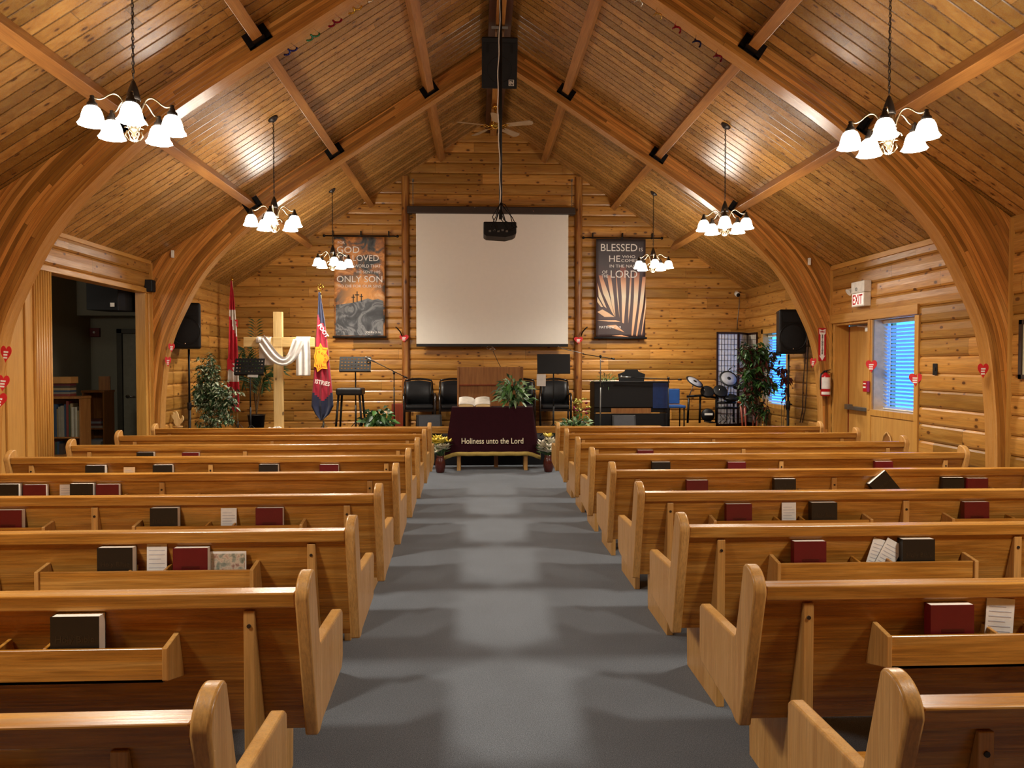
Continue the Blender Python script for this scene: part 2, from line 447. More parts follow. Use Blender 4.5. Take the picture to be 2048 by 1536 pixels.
# ---- door bay on the right wall
mb = MB()
mb.bb(XR-.005, XR+.20, 10.21, 10.27, 0, 2.20)          # far reveal
mb.bb(XR-.02, XR+.20, 9.20, 9.30, 0, 2.20)             # post between door and window
mb.bb(XR-.03, XR-.02, 9.225, 9.275, 1.02, 2.16)
mb.bb(XR+.0, XR+.20, 9.3, 10.21, 2.13, 2.2)
struct(mb.build('trim_9', M_trimZ, bevel=.003))
mb = MB(); mb.bb(XR-.035, XR+.2, 8.20, 10.27, 2.16, 2.275); struct(mb.build('trim_10', M_trimY, bevel=.004))
dr = thing('door_1', '', ''); del dr['label']; del dr['category']; struct(dr); dr.location = (XR+.20, 9.76, 0)
mb = MB(); mb.bb(-.0, .05, -.44, .43, .01, 2.12); mb.build('door_leaf', M_ply, dr, bevel=.003)
mb = MB(); mb.bb(-.006, 0, .425, .445, 0, 2.12); mb.build('weather_strip', M_redw, dr)
mb = MB(); mb.box((-.045, -.02, 1.0), (.05, .72, .05)); mb.box((-.04, .36, 1.01), (.07, .1, .07)); mb.box((-.04, -.39, 1.01), (.07, .06, .06)); mb.build('push_bar', M_gray, dr, bevel=.006)
mb = MB(); mb.box((-.04, -.22, 2.05), (.06, .22, .05)); mb.tube([(-.05, -.2, 2.08), (-.09, .0, 2.1), (-.03, .16, 2.11)], .008); mb.build('door_closer', M_white, dr, bevel=.005)
mb = MB(); mb.bb(XR+.25, XR+.3, 9.2, 10.3, 0, 2.3); struct(mb.build('wall_right_backing', M_ply))
# window 1 with blind
wn = bpy.data.objects.new('window_1', None); COL.objects.link(wn); struct(wn); wn.location = (XR, 8.73, 0)
mb = MB()
mb.bb(.005, .20, .455, .468, WZ0, WZ1); mb.bb(0.005, .20, -.49, -.475, WZ0, WZ1); mb.bb(0, .20, -.49, .49, WZ1-.0, WZ1+.02); mb.bb(0, .20, -.49, .49, WZ0-.02, WZ0)
mb.build('window_reveal', plain('pale_window_lining', '#d3b891', .6), wn)
mb = MB()
mb.bb(-.03, .0, -.55, -.47, -1.0+1.0, WZ1); mb.bb(-.022, 0, .45, .49, WZ0-.02, WZ1); mb.bb(-.025, .0, -.47, .49, WZ0-.075, WZ0)
mb.build('window_casing', M_redw if False else M_trimZ, wn, bevel=.003)
mb = MB(); mb.bb(.15, .175, -.47, .47, WZ0, WZ1)
mb.bm.free(); mb = MB()
for a0, a1, z0, z1 in ((-.47, -.43, WZ0, WZ1), (.43, .47, WZ0, WZ1), (-.47, .47, WZ0, WZ0+.04), (-.47, .47, WZ1-.04, WZ1)): mb.bb(.17, .20, a0, a1, z0, z1)
mb.build('window_frame', M_white, wn)
k = N('window_glass'); k.b.inputs['Transmission Weight'].default_value = 1; k.b.inputs['Roughness'].default_value = 0.0; k.b.inputs['IOR'].default_value = 1.02
f = k.noise(k.n('ShaderNodeTexCoord').outputs['Object'], 3.); k.put(k.b.inputs['Base Color'], k.ramp(f, [(0., '#f4f8fa'), (1., '#ffffff')])); M_glass = k.m
mb = MB(); mb.bb(.183, .187, -.43, .43, WZ0+.04, WZ1-.04); mb.build('pane', M_glass, wn)
k = N('blind_slat'); k.put(k.b.inputs['Base Color'], k.ramp(k.noise(k.n('ShaderNodeTexCoord').outputs['Object'], 8.), [(0., '#cfd6dc'), (1., '#e4e8ec')])); k.b.inputs['Roughness'].default_value = .5
k.b.inputs['Transmission Weight'].default_value = 0.; tr = k.n('ShaderNodeBsdfTranslucent'); k.put(tr.inputs[0], (.75, .85, .95)); mx = k.n('ShaderNodeMixShader'); k.put(mx.inputs[0], .55)
k.t.links.new(k.b.outputs[0], mx.inputs[1]); k.t.links.new(tr.outputs[0], mx.inputs[2]); k.t.links.new(mx.outputs[0], k.t.nodes['Material Output'].inputs[0]); M_slat = k.m
def blind(par, y0, y1, z0, z1, xx):
    bl = thing('window_blind', '', ''); return bl
def mkblind(name, x, yc, w, z0, z1, label):
    bl = thing(name, label, 'blind', (x, yc, z0))
    mb = MB()
    n = int((z1-z0-.05)/.045)
    for i in range(n):
        z = .02+i*.045
        mb.box((0, 0, z), (.048, w, .0025), rot=(0, math.radians(38), 0))
    mb.build('slats', M_slat, bl)
    mb = MB(); mb.box((0, 0, z1-z0-.025), (.05, w, .045)); mb.build('head_rail', M_white, bl, bevel=.003)
    mb = MB(); mb.box((0, 0, .0), (.03, w, .014)); mb.build('bottom_rail', M_white, bl, bevel=.003)
    for q in (-.3*w, .3*w):
      mb = MB(); mb.box((-.026, q, (z1-z0)/2), (.003, .012, z1-z0-.04))
      mb.build('ladder_tape', plain('blind_tape', '#b9cfdc', .8), bl)
    return bl
mkblind('window_blind', XR+.145, 8.74, .90, WZ0+.015, WZ1-.002, 'white slatted blind glowing blue with daylight in the window beside the exit door')
# far window behind the right arch
wn2 = bpy.data.objects.new('window_2', None); COL.objects.link(wn2); struct(wn2); wn2.location = (XR, 12.325, 0)
mb = MB()
for a0, a1, z0, z1 in ((-.575, -.5, .86, 2.2), (.5, .575, .86, 2.2), (-.575, .575, .86, .93), (-.575, .575, 2.12, 2.2)): mb.bb(-.012, .16, a0, a1, z0, z1)
mb.build('window_casing', M_trimZ, wn2, bevel=.003)
mb = MB(); mb.bb(.145, .149, -.5, .5, .93, 2.12); mb.build('pane', M_glass, wn2)
mkblind('window_blind', XR+.10, 12.325, .96, .95, 2.11, 'white slatted blind in the far window, half hidden by the ficus and loudspeaker')
# plywood panel under the window
mb = MB(); mb.bb(XR-.012, XR+.02, 8.24, 9.2, 0, .955); mb.bb(XR-.02, XR+.01, 8.2, 8.24, 0, 1.0); struct(mb.build('wall_right_panel', M_ply))
# ---- arches
INN = [(0, 5.73), (.5, 5.42), (1.07, 5.045), (1.8, 4.565), (2.25, 4.27), (2.98, 3.775), (3.53, 3.3), (3.97, 2.82), (4.26, 2.31), (4.45, 1.84), (4.535, 1.23), (4.56, .75), (4.57, 0)]
def crom(P, n):
    out = []
    for i in range(len(P)-1):
        p0, p1, p2, p3 = P[max(i-1, 0)], P[i], P[i+1], P[min(i+2, len(P)-1)]
        for j in range(n):
            t = j/n
            out.append(tuple(.5*((2*b)+(-a+c)*t+(2*a-5*b+4*c-d)*t*t+(-a+3*b-3*c+d)*t**3) for a, b, c, d in zip(p0, p1, p2, p3)))
    out.append(P[-1]); return out
HW = 4.67; AT = .17
def arch(ya, label):
    root = thing('laminated_arch', label, 'arch', (RX, ya, 0), group='laminated arches')
    C = crom(INN, 5); m = len(C)
    for s in (-1, 1):
        sl = [0.]
        for a, b_ in zip(C, C[1:]): sl.append(sl[-1] + math.hypot(b_[0]-a[0], b_[1]-a[1]))
        outer = []; tt = []
        for i, (u, z) in enumerate(C):
            a, b_ = C[max(i-1, 0)], C[min(i+1, m-1)]
            tx, tz = b_[0]-a[0], b_[1]-a[1]; L = math.hypot(tx, tz); nx, nz = -tz/L, tx/L
            if nx < 0 or nz < -1: nx, nz = -nx, -nz
            if i == 0: nx, nz = 0., 1.
            if nz < 0: nz = 0.; nx = 1.
            # distance to roof underside / to the wall
            t1 = (RZ-.006 - RS*u - z)/(nz + RS*nx); t2 = (HW - u)/nx if nx > 1e-6 else 1e9
            t = min(t1, t2); outer.append((u+nx*t, z+nz*t)); tt.append(t)
        NJ = 6; mb = MB()
        for y in (0, AT):
            P = [[(s*(C[i][0]+(outer[i][0]-C[i][0])*j/NJ), y, C[i][1]+(outer[i][1]-C[i][1])*j/NJ) for j in range(NJ+1)] for i in range(m)]
            U = [[(sl[i]+s*3+ya, tt[i]*j/NJ + .002 + (0 if s > 0 else .5)) for j in range(NJ+1)] for i in range(m)]
            mb.grid(P, smooth=False, uvs=U)
        mb.mi = 1
        P = [[(s*C[i][0], y, C[i][1]) for y in (0, AT/2, AT)] for i in range(m)]
        U = [[(sl[i]+s*5+ya, y) for y in (0, AT/2, AT)] for i in range(m)]
        mb.grid(P, smooth=True, uvs=U)
        P = [[(s*outer[i][0], y, outer[i][1]) for y in (0, AT)] for i in range(m)]
        mb.grid(P, smooth=False, uvs=[[(sl[i], y) for y in (0, AT)] for i in range(m)])
        mb.build('arch_rib', [M_glu, M_glus], root)
        # steel hangers carrying the roof beams
        for u in PU:
            for face in ((0, -1), (AT, 1)):
                mb = MB(); y = face[0]; d = face[1]
                ang = math.atan(RS)*s
                c = Vector((s*u, 0, RZ - RS*u))
                def P2(a, b_, yy): # a along the slope, b perpendicular (down)
                    v = Vector((math.cos(ang)*a, 0, -math.sin(ang)*a)) + Vector((-math.sin(ang)*b_, 0, -math.cos(ang)*b_))
                    return c + v + Vector((0, yy, 0))
                W, D = .055, .145
                def slab(a0, a1, b0, b1, y0, y1):
                    vs = [mb.bm.verts.new(P2(a, b_, yy)) for yy in (y0, y1) for a, b_ in ((a0, b0), (a1, b0), (a1, b1), (a0, b1))]
                    for q in ((0, 1, 2, 3), (7, 6, 5, 4), (0, 4, 5, 1), (1, 5, 6, 2), (2, 6, 7, 3), (3, 7, 4, 0)): mb.face([vs[i] for i in q])
                slab(-W-.06, -W+.004, .02, D+.022, y+d*.001, y+d*.012)
                slab(W-.004, W+.06, .02, D+.022, y+d*.001, y+d*.012)
                slab(-W-.06, W+.06, D+.004, D+.022, y+d*.001, y+d*.012)
                slab(-W+.0, W, D+.001, D+.006, y, y+d*.09)
                slab(-W-.006, -W+.0, .04, D, y, y+d*.09); slab(W, W+.006, .04, D, y, y+d*.09)
                mb.build('beam_hanger', M_blackm, root)
        mb = MB(); mb.bb(s*HW - s*.0, s*HW - s*.035, -.03, -.001, 0, RZ-RS*HW-.01); mb.build('edge_strip', M_trimZ, root)
    return root
PU = (.985, 2.26, 3.36)
arch(YA1, 'big curved laminated wood arch nearest the viewer, chandeliers in front of it')
arch(YA2, 'curved laminated wood arch farther off, directly before the stage')
# ---- roof beams, one piece per bay
def rbeam(u, s, y0, y1, label):
    mb = MB(); ang = math.atan(RS)*s; W, D = .05, .145
    pts = []
    for a, b_ in ((-W, .0), (W, .0), (W, D), (-W, D)):
        pts.append((math.cos(ang)*a - math.sin(ang)*b_, -math.sin(ang)*a - math.cos(ang)*b_))
    mb.prism(pts, 'Y', 0, y1-y0)
    o = mb.build('roof_beam', M_beam, None, (RX+s*u, y0, RZ-RS*u-.004), bevel=.004)
    tag(o, label, 'beam', 'beams along the roof slopes')
SN = {-1: 'left', 1: 'right'}; UN = {0: 'highest', 1: 'middle', 2: 'lowest'}
for s in (-1, 1):
    for i, u in enumerate(PU):
        for y0, y1, ph in ((YN, YA1-.002, 'in the bay nearest the viewer'), (YA1+AT+.002, YA2-.002, 'between the two arches'), (YA2+AT+.002, YB-.02, 'between the far arch and the log end wall')):
            rbeam(u, s, y0, y1, '%s wooden beam on the %s roof slope, %s' % (UN[i], SN[s], ph))
for y0, y1, ph in ((YN, YA1-.002, 'nearest the viewer'), (YA1+AT+.002, YA2-.002, 'between the two arches'), (YA2+AT+.002, YB-.02, 'over the stage')):
    rt_ = thing('ridge_beam', 'dark-sided wooden beam along the very ridge of the roof, %s' % ph, 'beam', (RX, y0, 0), group='ridge beams')
    mb = MB(); mb.bb(-.055, .055, 0, y1-y0, 5.72, 5.98); mb.build('beam', M_beam, rt_, bevel=.004)
    mb = MB(); mb.bb(-.14, -.055, 0, y1-y0, 5.78, 5.93); mb.bb(.055, .14, 0, y1-y0, 5.78, 5.93); mb.build('side_board', plain('dark_stained_wood', '#4a2812', .5), rt_)
# posts on the end wall
for x, sd in ((-1.315, 'left'), (1.825, 'right')):
    mb = MB(); w = .14
    mb.grid([[(x+w/2*math.cos(a), YB-.02-.07*math.sin(a), z) for a in [PI*i/8 for i in range(9)]] for z in (ST, roofz(x)-.02)], smooth=True)
    mb.face([mb.bm.verts.new(p) for p in ((x-w/2, YB-.02, ST), (x+w/2, YB-.02, ST), (x+w/2, YB-.02, roofz(x)-.02), (x-w/2, YB-.02, roofz(x)-.02))])
    tag(mb.build('wall_post', M_post, center=True), 'knotty half-round post on the end wall, %s of the projection screen' % sd, 'post', 'posts beside the screen')
#@@NEXT

# ------------------------------------------------------------------ pews
PL = 3.24
def yrear(z): return -.12 + (.86-z)*.25      # rear face line of the reclined back (local)
def make_pew():
    root = bpy.data.objects.new('pew', None); COL.objects.link(root)
    for side in (0, 1):
        x0, x1 = (0, .045) if side == 0 else (PL-.045, PL)
        pts = [(-.035-.087*math.cos(t), .825+.08*math.sin(t)) for t in [PI/2*i/9 for i in range(10)]] + [(-.022, .902), (-.012, .892), (-.007, .875), (.03, .74), (.062, .625), (.085, .612), (.48, .60), (.50, .585), (.50, .40), (.47, .36), (.10, .325), (.05, .305), (.015, .31), (.008, .34)]
        mb = MB(); mb.prism(pts, 'X', x0, x1); mb.build('end_panel', M_oakZ, root, bevel=.008, seg=3, autos=30)
    a = .046; b_ = PL-.046
    mb = MB(); pts = [(-.112, .848), (-.04, .848), (-.045, .795), (-.104, .795)]
    mb.prism(pts, 'X', a, b_); mb.build('top_rail', M_oakX, root, bevel=.005, seg=2)
    mb = MB(); pts = [(yrear(.80)+.018, .80), (yrear(.80)+.038, .80), (yrear(.33)+.04, .33), (yrear(.33)+.018, .33)]
    mb.prism(pts, 'X', a, b_); mb.build('back_panel', M_oakX, root)
    mb = MB(); pts = [(.035, .43), (.46, .45), (.48, .44), (.48, .405), (.035, .395)]
    mb.prism(pts, 'X', a, b_); mb.build('seat', M_oakX, root, bevel=.006)
    for xc in (.20, 1.62, 3.04):
        pts = [(-.095, .785), (-.095, 0), (.40, 0), (.42, .39), (yrear(.40)+.018, .39), (yrear(.785)+.017, .785)]
        mb = MB(); mb.prism(pts, 'X', xc-.0185, xc+.0185); br = mb.build('brace', M_oakZ, root, bevel=.003)
        mb = MB(); mb.cyl((xc, -.099, .735), (xc, -.09, .735), .007, 8); mb.build('bolt', M_bronze, br)
    for xc in (.91, 2.33):
        mb = MB(); w = .455; zf, zb = .575, .686
        y = lambda z: yrear(z)+.018
        yf = -.152
        mb.bb(xc-w, xc+w, yf, yf+.014, zf, zb)
        mb.bb(xc-w, xc+w, yf, y(zf)-.001, zf, zf+.012)
        for q in (-.075, .075):
            mb.prism([(yf+.014, zf+.012), (y(zf)-.001, zf+.012), (y(.70)-.001, .695), (yf+.014, zb)], 'X', xc+q-.006, xc+q+.006)
        rk = mb.build('book_rack', M_oakX, root, bevel=.0015, seg=1)
        for q in (-w-.018, w):
            mb = MB(); mb.prism([(yf-.012, zf+.01), (y(zf-.03)-.001, zf-.03), (y(.708)-.001, .708), (yf-.012, zb+.005)], 'X', xc+q, xc+q+.018)
            mb.build('rack_end', M_oakZ, rk, bevel=.003)
    return root
ORD = ['frontmost', 'second', 'third', 'fourth', 'fifth', 'sixth', 'seventh', 'eighth', 'ninth']
PY = [8.93, 8.05, 7.13, 6.23, 5.29, 4.385, 3.46, 2.54, 1.643]   # y of the top of the end panel, front row first
pw = make_pew(); first = True; PEW = {}
AL, AR = -.558, .925
for s in (-1, 1):
    for i, y in enumerate(PY):
        o = pw if first else dup(pw); first = False
        o.location = (AL-PL if s < 0 else AR, y+.045, 0)
        lab = '%s oak pew of the %s block, counted from the stage' % (ORD[i], SN[s])
        if i == 8: lab = 'nearest oak pew of the %s block, cut off by the bottom of the picture' % SN[s]
        tag(o, lab, 'pew', 'oak pews in rows'); PEW[(s, i+1)] = o
# ------------------------------------------------------------------ books and papers in the racks
def book(kind, name_):
    w, h, t = (.150, .180, .046) if kind == 'black' else (.149, .174, .038)
    root = bpy.data.objects.new(name_, None); COL.objects.link(root)
    cm = M_bblk if kind == 'black' else M_bred
    mb = MB(); mb.bb(-w/2, w/2, -t, -t+.0028, 0, h); mb.bb(-w/2, w/2, -.0028, 0, 0, h)
    mb.bb(-w/2-.003, -w/2, -t, 0, 0, h)
    mb.build('cover', cm, root)
    mb = MB(); mb.bb(-w/2+.0005, w/2-.001, -t+.0028, -.0028, .003, h-.0005); mb.build('page_block', M_pages, root)
    if kind == 'black': text('Holy Bible', .03, plain('blind_stamped_lettering', '#2b241c', .3), root, (0, -t-.0006, h*.54), extrude=.0003)
    else:
        mb = MB()
        for q in (.50, .46): mb.bb(-.04, .04, -t-.0006, -t, h*q, h*q+.006)
        mb.build('title_stamp', plain('maroon_stamp', '#47080f', .3), root)
    return root
BK = {'black': book('black', 'bible'), 'red': book('red', 'hymnal')}; used = {'black': 0, 'red': 0}
lean = math.atan(.25)
def put_book(s, row, px, pz, kind, label, roll=0., yaw=0., dx=.0):
    py = PY[row-1]+.045
    p = onY(px, pz, py-.13)
    src = BK[kind]
    o = src if not used[kind] else dup(src); used[kind] = 1
    zb = .605; h = .21
    yb = py - .086 - random.uniform(0, .004)
    o.location = (p.x+dx, yb, zb); o.rotation_euler = (-.02, roll, 0)
    tag(o, label, 'book', 'black bibles in the pew racks' if kind == 'black' else 'maroon hymnals in the pew racks')
    return o
def row_words(s, row): return ('the %s %s pew' % (ORD[row-1], SN[s])) if row < 9 else 'nearest %s pew' % SN[s]
for s, row, px, pz, kind, wh in [
    (-1, 8, 150, 1260, 'black', 'big in the foreground, alone in its rack'),
    (-1, 7, 230, 1120, 'black', 'left of the white card'), (-1, 7, 380, 1122, 'red', 'between white card and photo leaflet'),
    (-1, 6, 14, 1040, 'red', 'at the left picture edge'), (-1, 6, 328, 1036, 'black', 'left of the small card'), (-1, 6, 538, 1036, 'red', 'right of the small card'),
    (-1, 5, 14, 980, 'black', 'at the left picture edge'), (-1, 5, 68, 980, 'red', 'touching the leftmost bible'), (-1, 5, 163, 978, 'black', 'beside the off-white card'), (-1, 5, 214, 980, 'red', 'rightmost in that rack'),
    (-1, 4, 190, 937, 'black', 'only its page edge showing, far left'), (-1, 4, 325, 936, 'black', 'page edge showing, second from left'), (-1, 4, 537, 936, 'black', 'page edge showing, third from left'), (-1, 4, 658, 937, 'red', 'only page edge showing, nearest the aisle'),
    (-1, 3, 290, 906, 'black', 'just peeping over the pew before it'), (-1, 3, 380, 907, 'red', 'page edge just visible, left part'),
    (1, 8, 1908, 1250, 'red', 'big in the foreground rack'),
    (1, 7, 1622, 1115, 'red', 'left of the two white papers'), (1, 7, 1838, 1110, 'black', 'right of the two white papers'),
    (1, 6, 1480, 1030, 'red', 'left of the small card'), (1, 6, 1649, 1028, 'black', 'right of the small card'), (1, 6, 1956, 1032, 'red', 'in the outer rack'),
    (1, 5, 1396, 972, 'red', 'nearest the aisle'), (1, 5, 1571, 972, 'black', 'upright in the inner rack'), (1, 5, 1908, 972, 'black', 'in the outer rack, left one'), (1, 5, 1958, 973, 'red', 'in the outer rack, rightmost'),
    (1, 4, 1323, 932, 'black', 'nearest the aisle'), (1, 4, 1475, 933, 'red', 'second from the aisle'), (1, 4, 1770, 936, 'red', 'in the outer rack'),
    (1, 3, 1292, 904, 'red', 'page edge barely showing')]:
    o = put_book(s, row, px, pz, kind, '')
    nm = 'black bible' if kind == 'black' else 'maroon hymnal'
    o['label'] = '%s behind the %s %s pew, %s' % (nm, ORD[row-1], SN[s], wh)
# tilted black book
o = put_book(1, 5, 1778, 975, 'black', 'black book tilted on its corner behind the fifth right pew', roll=math.radians(-40)); o.location.z += .05; o.location.x += .03
def card(s, row, px, pz, w, h, label, mat=None, roll=0., name='visitor_card', lines=True, up=0.):
    py = PY[row-1]+.045; p = onY(px, pz, py-.12); zb = .600
    root = thing(name, label, 'card', (p.x, py-.092, zb+up), 0, 'papers in the pew racks'); root.rotation_euler = (-.03, roll, 0)
    mb = MB(); mb.bb(-w/2, w/2, -.002, 0, 0, h); mb.build('sheet', mat or M_paper, root)
    if lines:
        mb = MB()
        for i in range(7): mb.bb(-w*.4, w*(.4 if i % 3 else .2), -.0026, -.002, h*(.30+.09*i), h*(.30+.09*i)+.0035)
        mb.build('printed_lines', plain('grey_print', '#b3b3b8', .8), root)
    return root
card(-1, 7, 308, 1120, .088, .215, 'white printed card in the middle slot behind the seventh left pew')
card(-1, 6, 454, 1036, .088, .175, 'white printed card in the middle slot behind the sixth left pew')
card(-1, 5, 128, 978, .09, .175, 'off-white card beside a bible behind the fifth left pew')
card(-1, 4, 255, 936, .09, .165, 'tan folded paper behind the fourth left pew', plain('tan_paper', '#c9a77c', .8))
card(1, 8, 2006, 1250, .10, .19, 'white printed card in the foreground rack of the eighth right pew', roll=.08)
card(1, 7, 1748, 1110, .088, .185, 'front white paper leaning right behind the seventh right pew', roll=.32)
cc = card(1, 7, 1757, 1108, .088, .19, 'rear white paper, more tilted, behind the seventh right pew', roll=.50); cc.location.y -= .008; cc.location.x += .005
card(1, 6, 1582, 1030, .085, .18, 'white printed card in the middle slot behind the sixth right pew')
r = card(-1, 7, 452, 1134, .16, .155, 'glossy photo leaflet with flowers behind the seventh left pew', lines=False, name='leaflet')
mb = MB(); mb.bb(-.075, .075, -.0028, -.002, .01, .145); k = N('leaflet_photo'); tcx = k.n('ShaderNodeTexCoord').outputs['Object']
k.put(k.b.inputs['Base Color'], k.ramp(k.noise(tcx, 28., 4.), [(.3, '#3a4a34'), (.45, '#8d8f80'), (.55, '#c9b7a0'), (.7, '#7a3434')])); mb.build('photo', k.m, r)

# ------------------------------------------------------------------ stage and everything on it
A = onY
def PX(px, Y): return onY(px, 728, Y).x
def PZ(py, px, Y): return onY(px, py, Y).z
def pa_speaker(x, y, z, rz, label):
    r = thing('loudspeaker', label, 'loudspeaker', (x, y, z), rz, 'loudspeakers on stands')
    w, h, d = .42, .66, .36
    mb = MB()
    pts = [(-w/2, -d/2), (w/2, -d/2), (w/2*.62, d/2), (-w/2*.62, d/2)]
    mb.prism(pts, 'Z', 0, h); mb.build('cabinet', M_black, r, bevel=.035, seg=4)
    mb = MB(); c = (0, -d/2-.004, .25)
    mb.lathe([(.001, .0), (.165, .0), (.178, -.006), (.182, -.012)], c=c, n=32, rot=(PI/2, 0, 0)); mb.build('woofer_grille', M_grille, r)
    mb = MB(); mb.lathe([(.19, -.01), (.195, .004), (.205, .004), (.207, -.01)], c=c, n=32, rot=(PI/2, 0, 0)); mb.build('grille_ring', M_black, r)
    mb = MB(); mb.prism([(-.15, .47), (.15, .47), (.17, .62), (-.17, .62)], 'Y', -d/2-.006, -d/2+.004); mb.build('horn_panel', M_grille, r, bevel=.004)
    mb = MB(); mb.sphere((0, -d/2-.012, .075), .011, (1, .4, 1), 10); mb.build('badge', M_chrome, r)
    return r
def spk_stand(x, y, top, label):
    r = thing('speaker_stand', label, 'stand', (x, y, 0), 0, 'speaker stands')
    mb = MB(); mb.cyl((0, 0, .12), (0, 0, 1.0), .02, 12); mb.cyl((0, 0, .98), (0, 0, top), .015, 12); mb.build('pole', M_black, r)
    mb = MB(); mb.lathe([(.028, 1.04), (.03, 1.03), (.03, .95), (.024, .93)], n=12); mb.box((.04, 0, .99), (.04, .015, .02)); mb.build('collar', M_black, r)
    mb = MB(); mb.lathe([(.034, .56), (.034, .48)], n=12); mb.build('leg_hub', M_black, r)
    for i in range(3):
        a = PI/2 + 2*PI*i/3 + .2; d = Vector((math.cos(a), math.sin(a), 0))
        q = MB(); q.box((0, 0, 0), (.001, .001, .001)); q.bm.free()
        mb = MB(); mb.tube([d*.03+Vector((0, 0, .52)), d*.21+Vector((0, 0, .012))], .009, 8); mb.tube([d*.02+Vector((0, 0, .2)), d*.125+Vector((0, 0, .24))], .006, 6); mb.build('leg', M_black, r)
    return r
YS = 11.1
zL = PZ(698, 378, YS); zR = PZ(708, 1575, YS)
pa_speaker(PX(378, YS)-.0, YS, zL, 0.12, 'black loudspeaker on a pole by the left arch, above the variegated plant')
spk_stand(PX(378, YS), YS, zL-.004, 'black tripod pole carrying the left loudspeaker')
pa_speaker(PX(1577, YS), YS, zR, -.05, 'black loudspeaker on a pole by the right arch, beside the ficus')
spk_stand(PX(1577, YS), YS, zR-.004, 'black tripod pole carrying the right loudspeaker')
# foliage helpers
def tree(name, label, cat, x, y, z0, stems, crown, nleaf, ll, lw, lm, pot=True, potr=.15, poth=.28, trunkr=.012, seed=1, droop=.6, down=.4):
    random.seed(seed)
    r = thing(name, label, cat, (x, y, z0))
    if pot:
        mb = MB(); mb.lathe([(potr*.72, 0), (potr*.78, .01), (potr, poth-.03), (potr*1.07, poth-.03), (potr*1.07, poth), (potr*.92, poth), (potr*.9, poth-.03), (.001, poth-.03)], n=20); mb.build('pot', M_pot, r)
    tips = []
    mb = MB()
    for (sx, sy, top) in stems:
        base = Vector((sx*.25, sy*.25, poth-.04 if pot else 0)); t = Vector((sx, sy, top))
        mb.tube([base, base.lerp(t, .5)+Vector((random.uniform(-.03, .03), random.uniform(-.03, .03), 0)), t], [trunkr, trunkr*.8, trunkr*.4], 7)
    bases = [Vector((sx, sy, top)) for sx, sy, top in stems]
    br = []
    for (cx_, cy_, cz_, rx_, ry_, rz_, wgt) in crown:
        for i in range(int(26*wgt)):
            while True:
                v = Vector((random.uniform(-1, 1), random.uniform(-1, 1), random.uniform(-1, 1)))
                if v.length <= 1: break
            p = Vector((cx_+v.x*rx_, cy_+v.y*ry_, cz_+v.z*rz_)); b0 = min(bases, key=lambda q: (q-p).length)
            b1 = Vector((b0.x*.6, b0.y*.6, min(b0.z, max(p.z-.1, poth)))); mid = b1.lerp(p, .55)+Vector((0, 0, .05))
            mb.tube([b1, mid, p], [trunkr*.35, trunkr*.2, .0012], 4); br.append((mid, p))
    mb.build('stem', M_stem, r)
    mb = MB(); mb.uv = None
    for i in range(nleaf):
        a, b_ = random.choice(br); t = random.uniform(.05, 1.1); p = a.lerp(b_, t) + Vector((random.gauss(0, .02), random.gauss(0, .02), random.gauss(0, .02)))
        if not (XL+.15 < x+p.x < XR-.15): continue
        d = Vector((random.gauss(0, 1), random.gauss(0, 1), random.gauss(-down, .6)))
        s_ = random.uniform(.7, 1.2); mb.mi = random.choice(range(len(lm)))
        mb.leaf(p, d, ll*s_, lw*s_, up=(random.gauss(0, .5), random.gauss(0, .5), 1), droop=droop)
    mb.build('foliage', lm, r, recalc=False)
    return r
def T(px, Y): return PX(px, Y)
# left variegated ficus (stands on the floor in front of the stage edge)
y = 11.52; x = T(405, y)+.07
M_var = N('variegated_leaf'); kk = M_var; cc_ = kk.n('ShaderNodeTexCoord').outputs['Object']
kk.put(kk.b.inputs['Base Color'], kk.ramp(kk.noise(cc_, 30., 2.), [(.38, '#2c4a28'), (.47, '#4c6a40'), (.53, '#a9b590'), (.62, '#d2d8bc')])); kk.b.inputs['Roughness'].default_value = .5; M_var = kk.m
tree('variegated_ficus', 'bushy green and white variegated artificial tree by the left loudspeaker pole', 'plant', x, y, 0, [(.02, 0, 1.0), (-.05, .03, .8), (.08, -.02, .9)],
     [(-.0, 0, 1.52, .20, .14, .3, 1.), (.02, 0, 1.25, .32, .17, .28, 1.7), (.26, 0, 1.15, .27, .16, .25, 1.2), (-.17, 0, 1.12, .12, .13, .14, .9), (.12, 0, .85, .34, .16, .25, 1.4)], 2300, .085, .036, [M_leafd, M_var, M_var], seed=3)
# right ficus
y = 11.45; x = T(1512, y)
tree('ficus_tree', 'tall green ficus tree in front of the folding screen, left of the right loudspeaker', 'plant', x, y, 0, [(.14, 0, 1.2), (.20, .02, 1.05), (.05, 0, 1.35)],
     [(-.13, 0, 1.82, .24, .18, .18, 1.3), (.1, 0, 1.74, .28, .18, .2, 1.2), (-.03, 0, 1.52, .35, .2, .2, 1.5), (.1, 0, 1.3, .29, .18, .17, 1.), (-.16, 0, 1.17, .2, .16, .15, .8), (.1, 0, .87, .22, .14, .12, .6)], 1500, .11, .042, [M_leafd, M_leafm, M_leafd, M_rleaf], seed=5, potr=.13, poth=.2)
y = 11.42; x = 4.72
tree('red_leaf_vine', 'thin reddish-brown leafy plant hanging behind the right loudspeaker pole', 'plant', x, y, 0, [(.0, 0, 1.5), (.05, 0, 1.2)],
     [(.02, 0, 1.48, .1, .08, .12, 1.), (.05, 0, 1.2, .07, .08, .25, .8)], 90, .11, .05, [M_rleaf], seed=8, potr=.09, poth=.16, trunkr=.006)
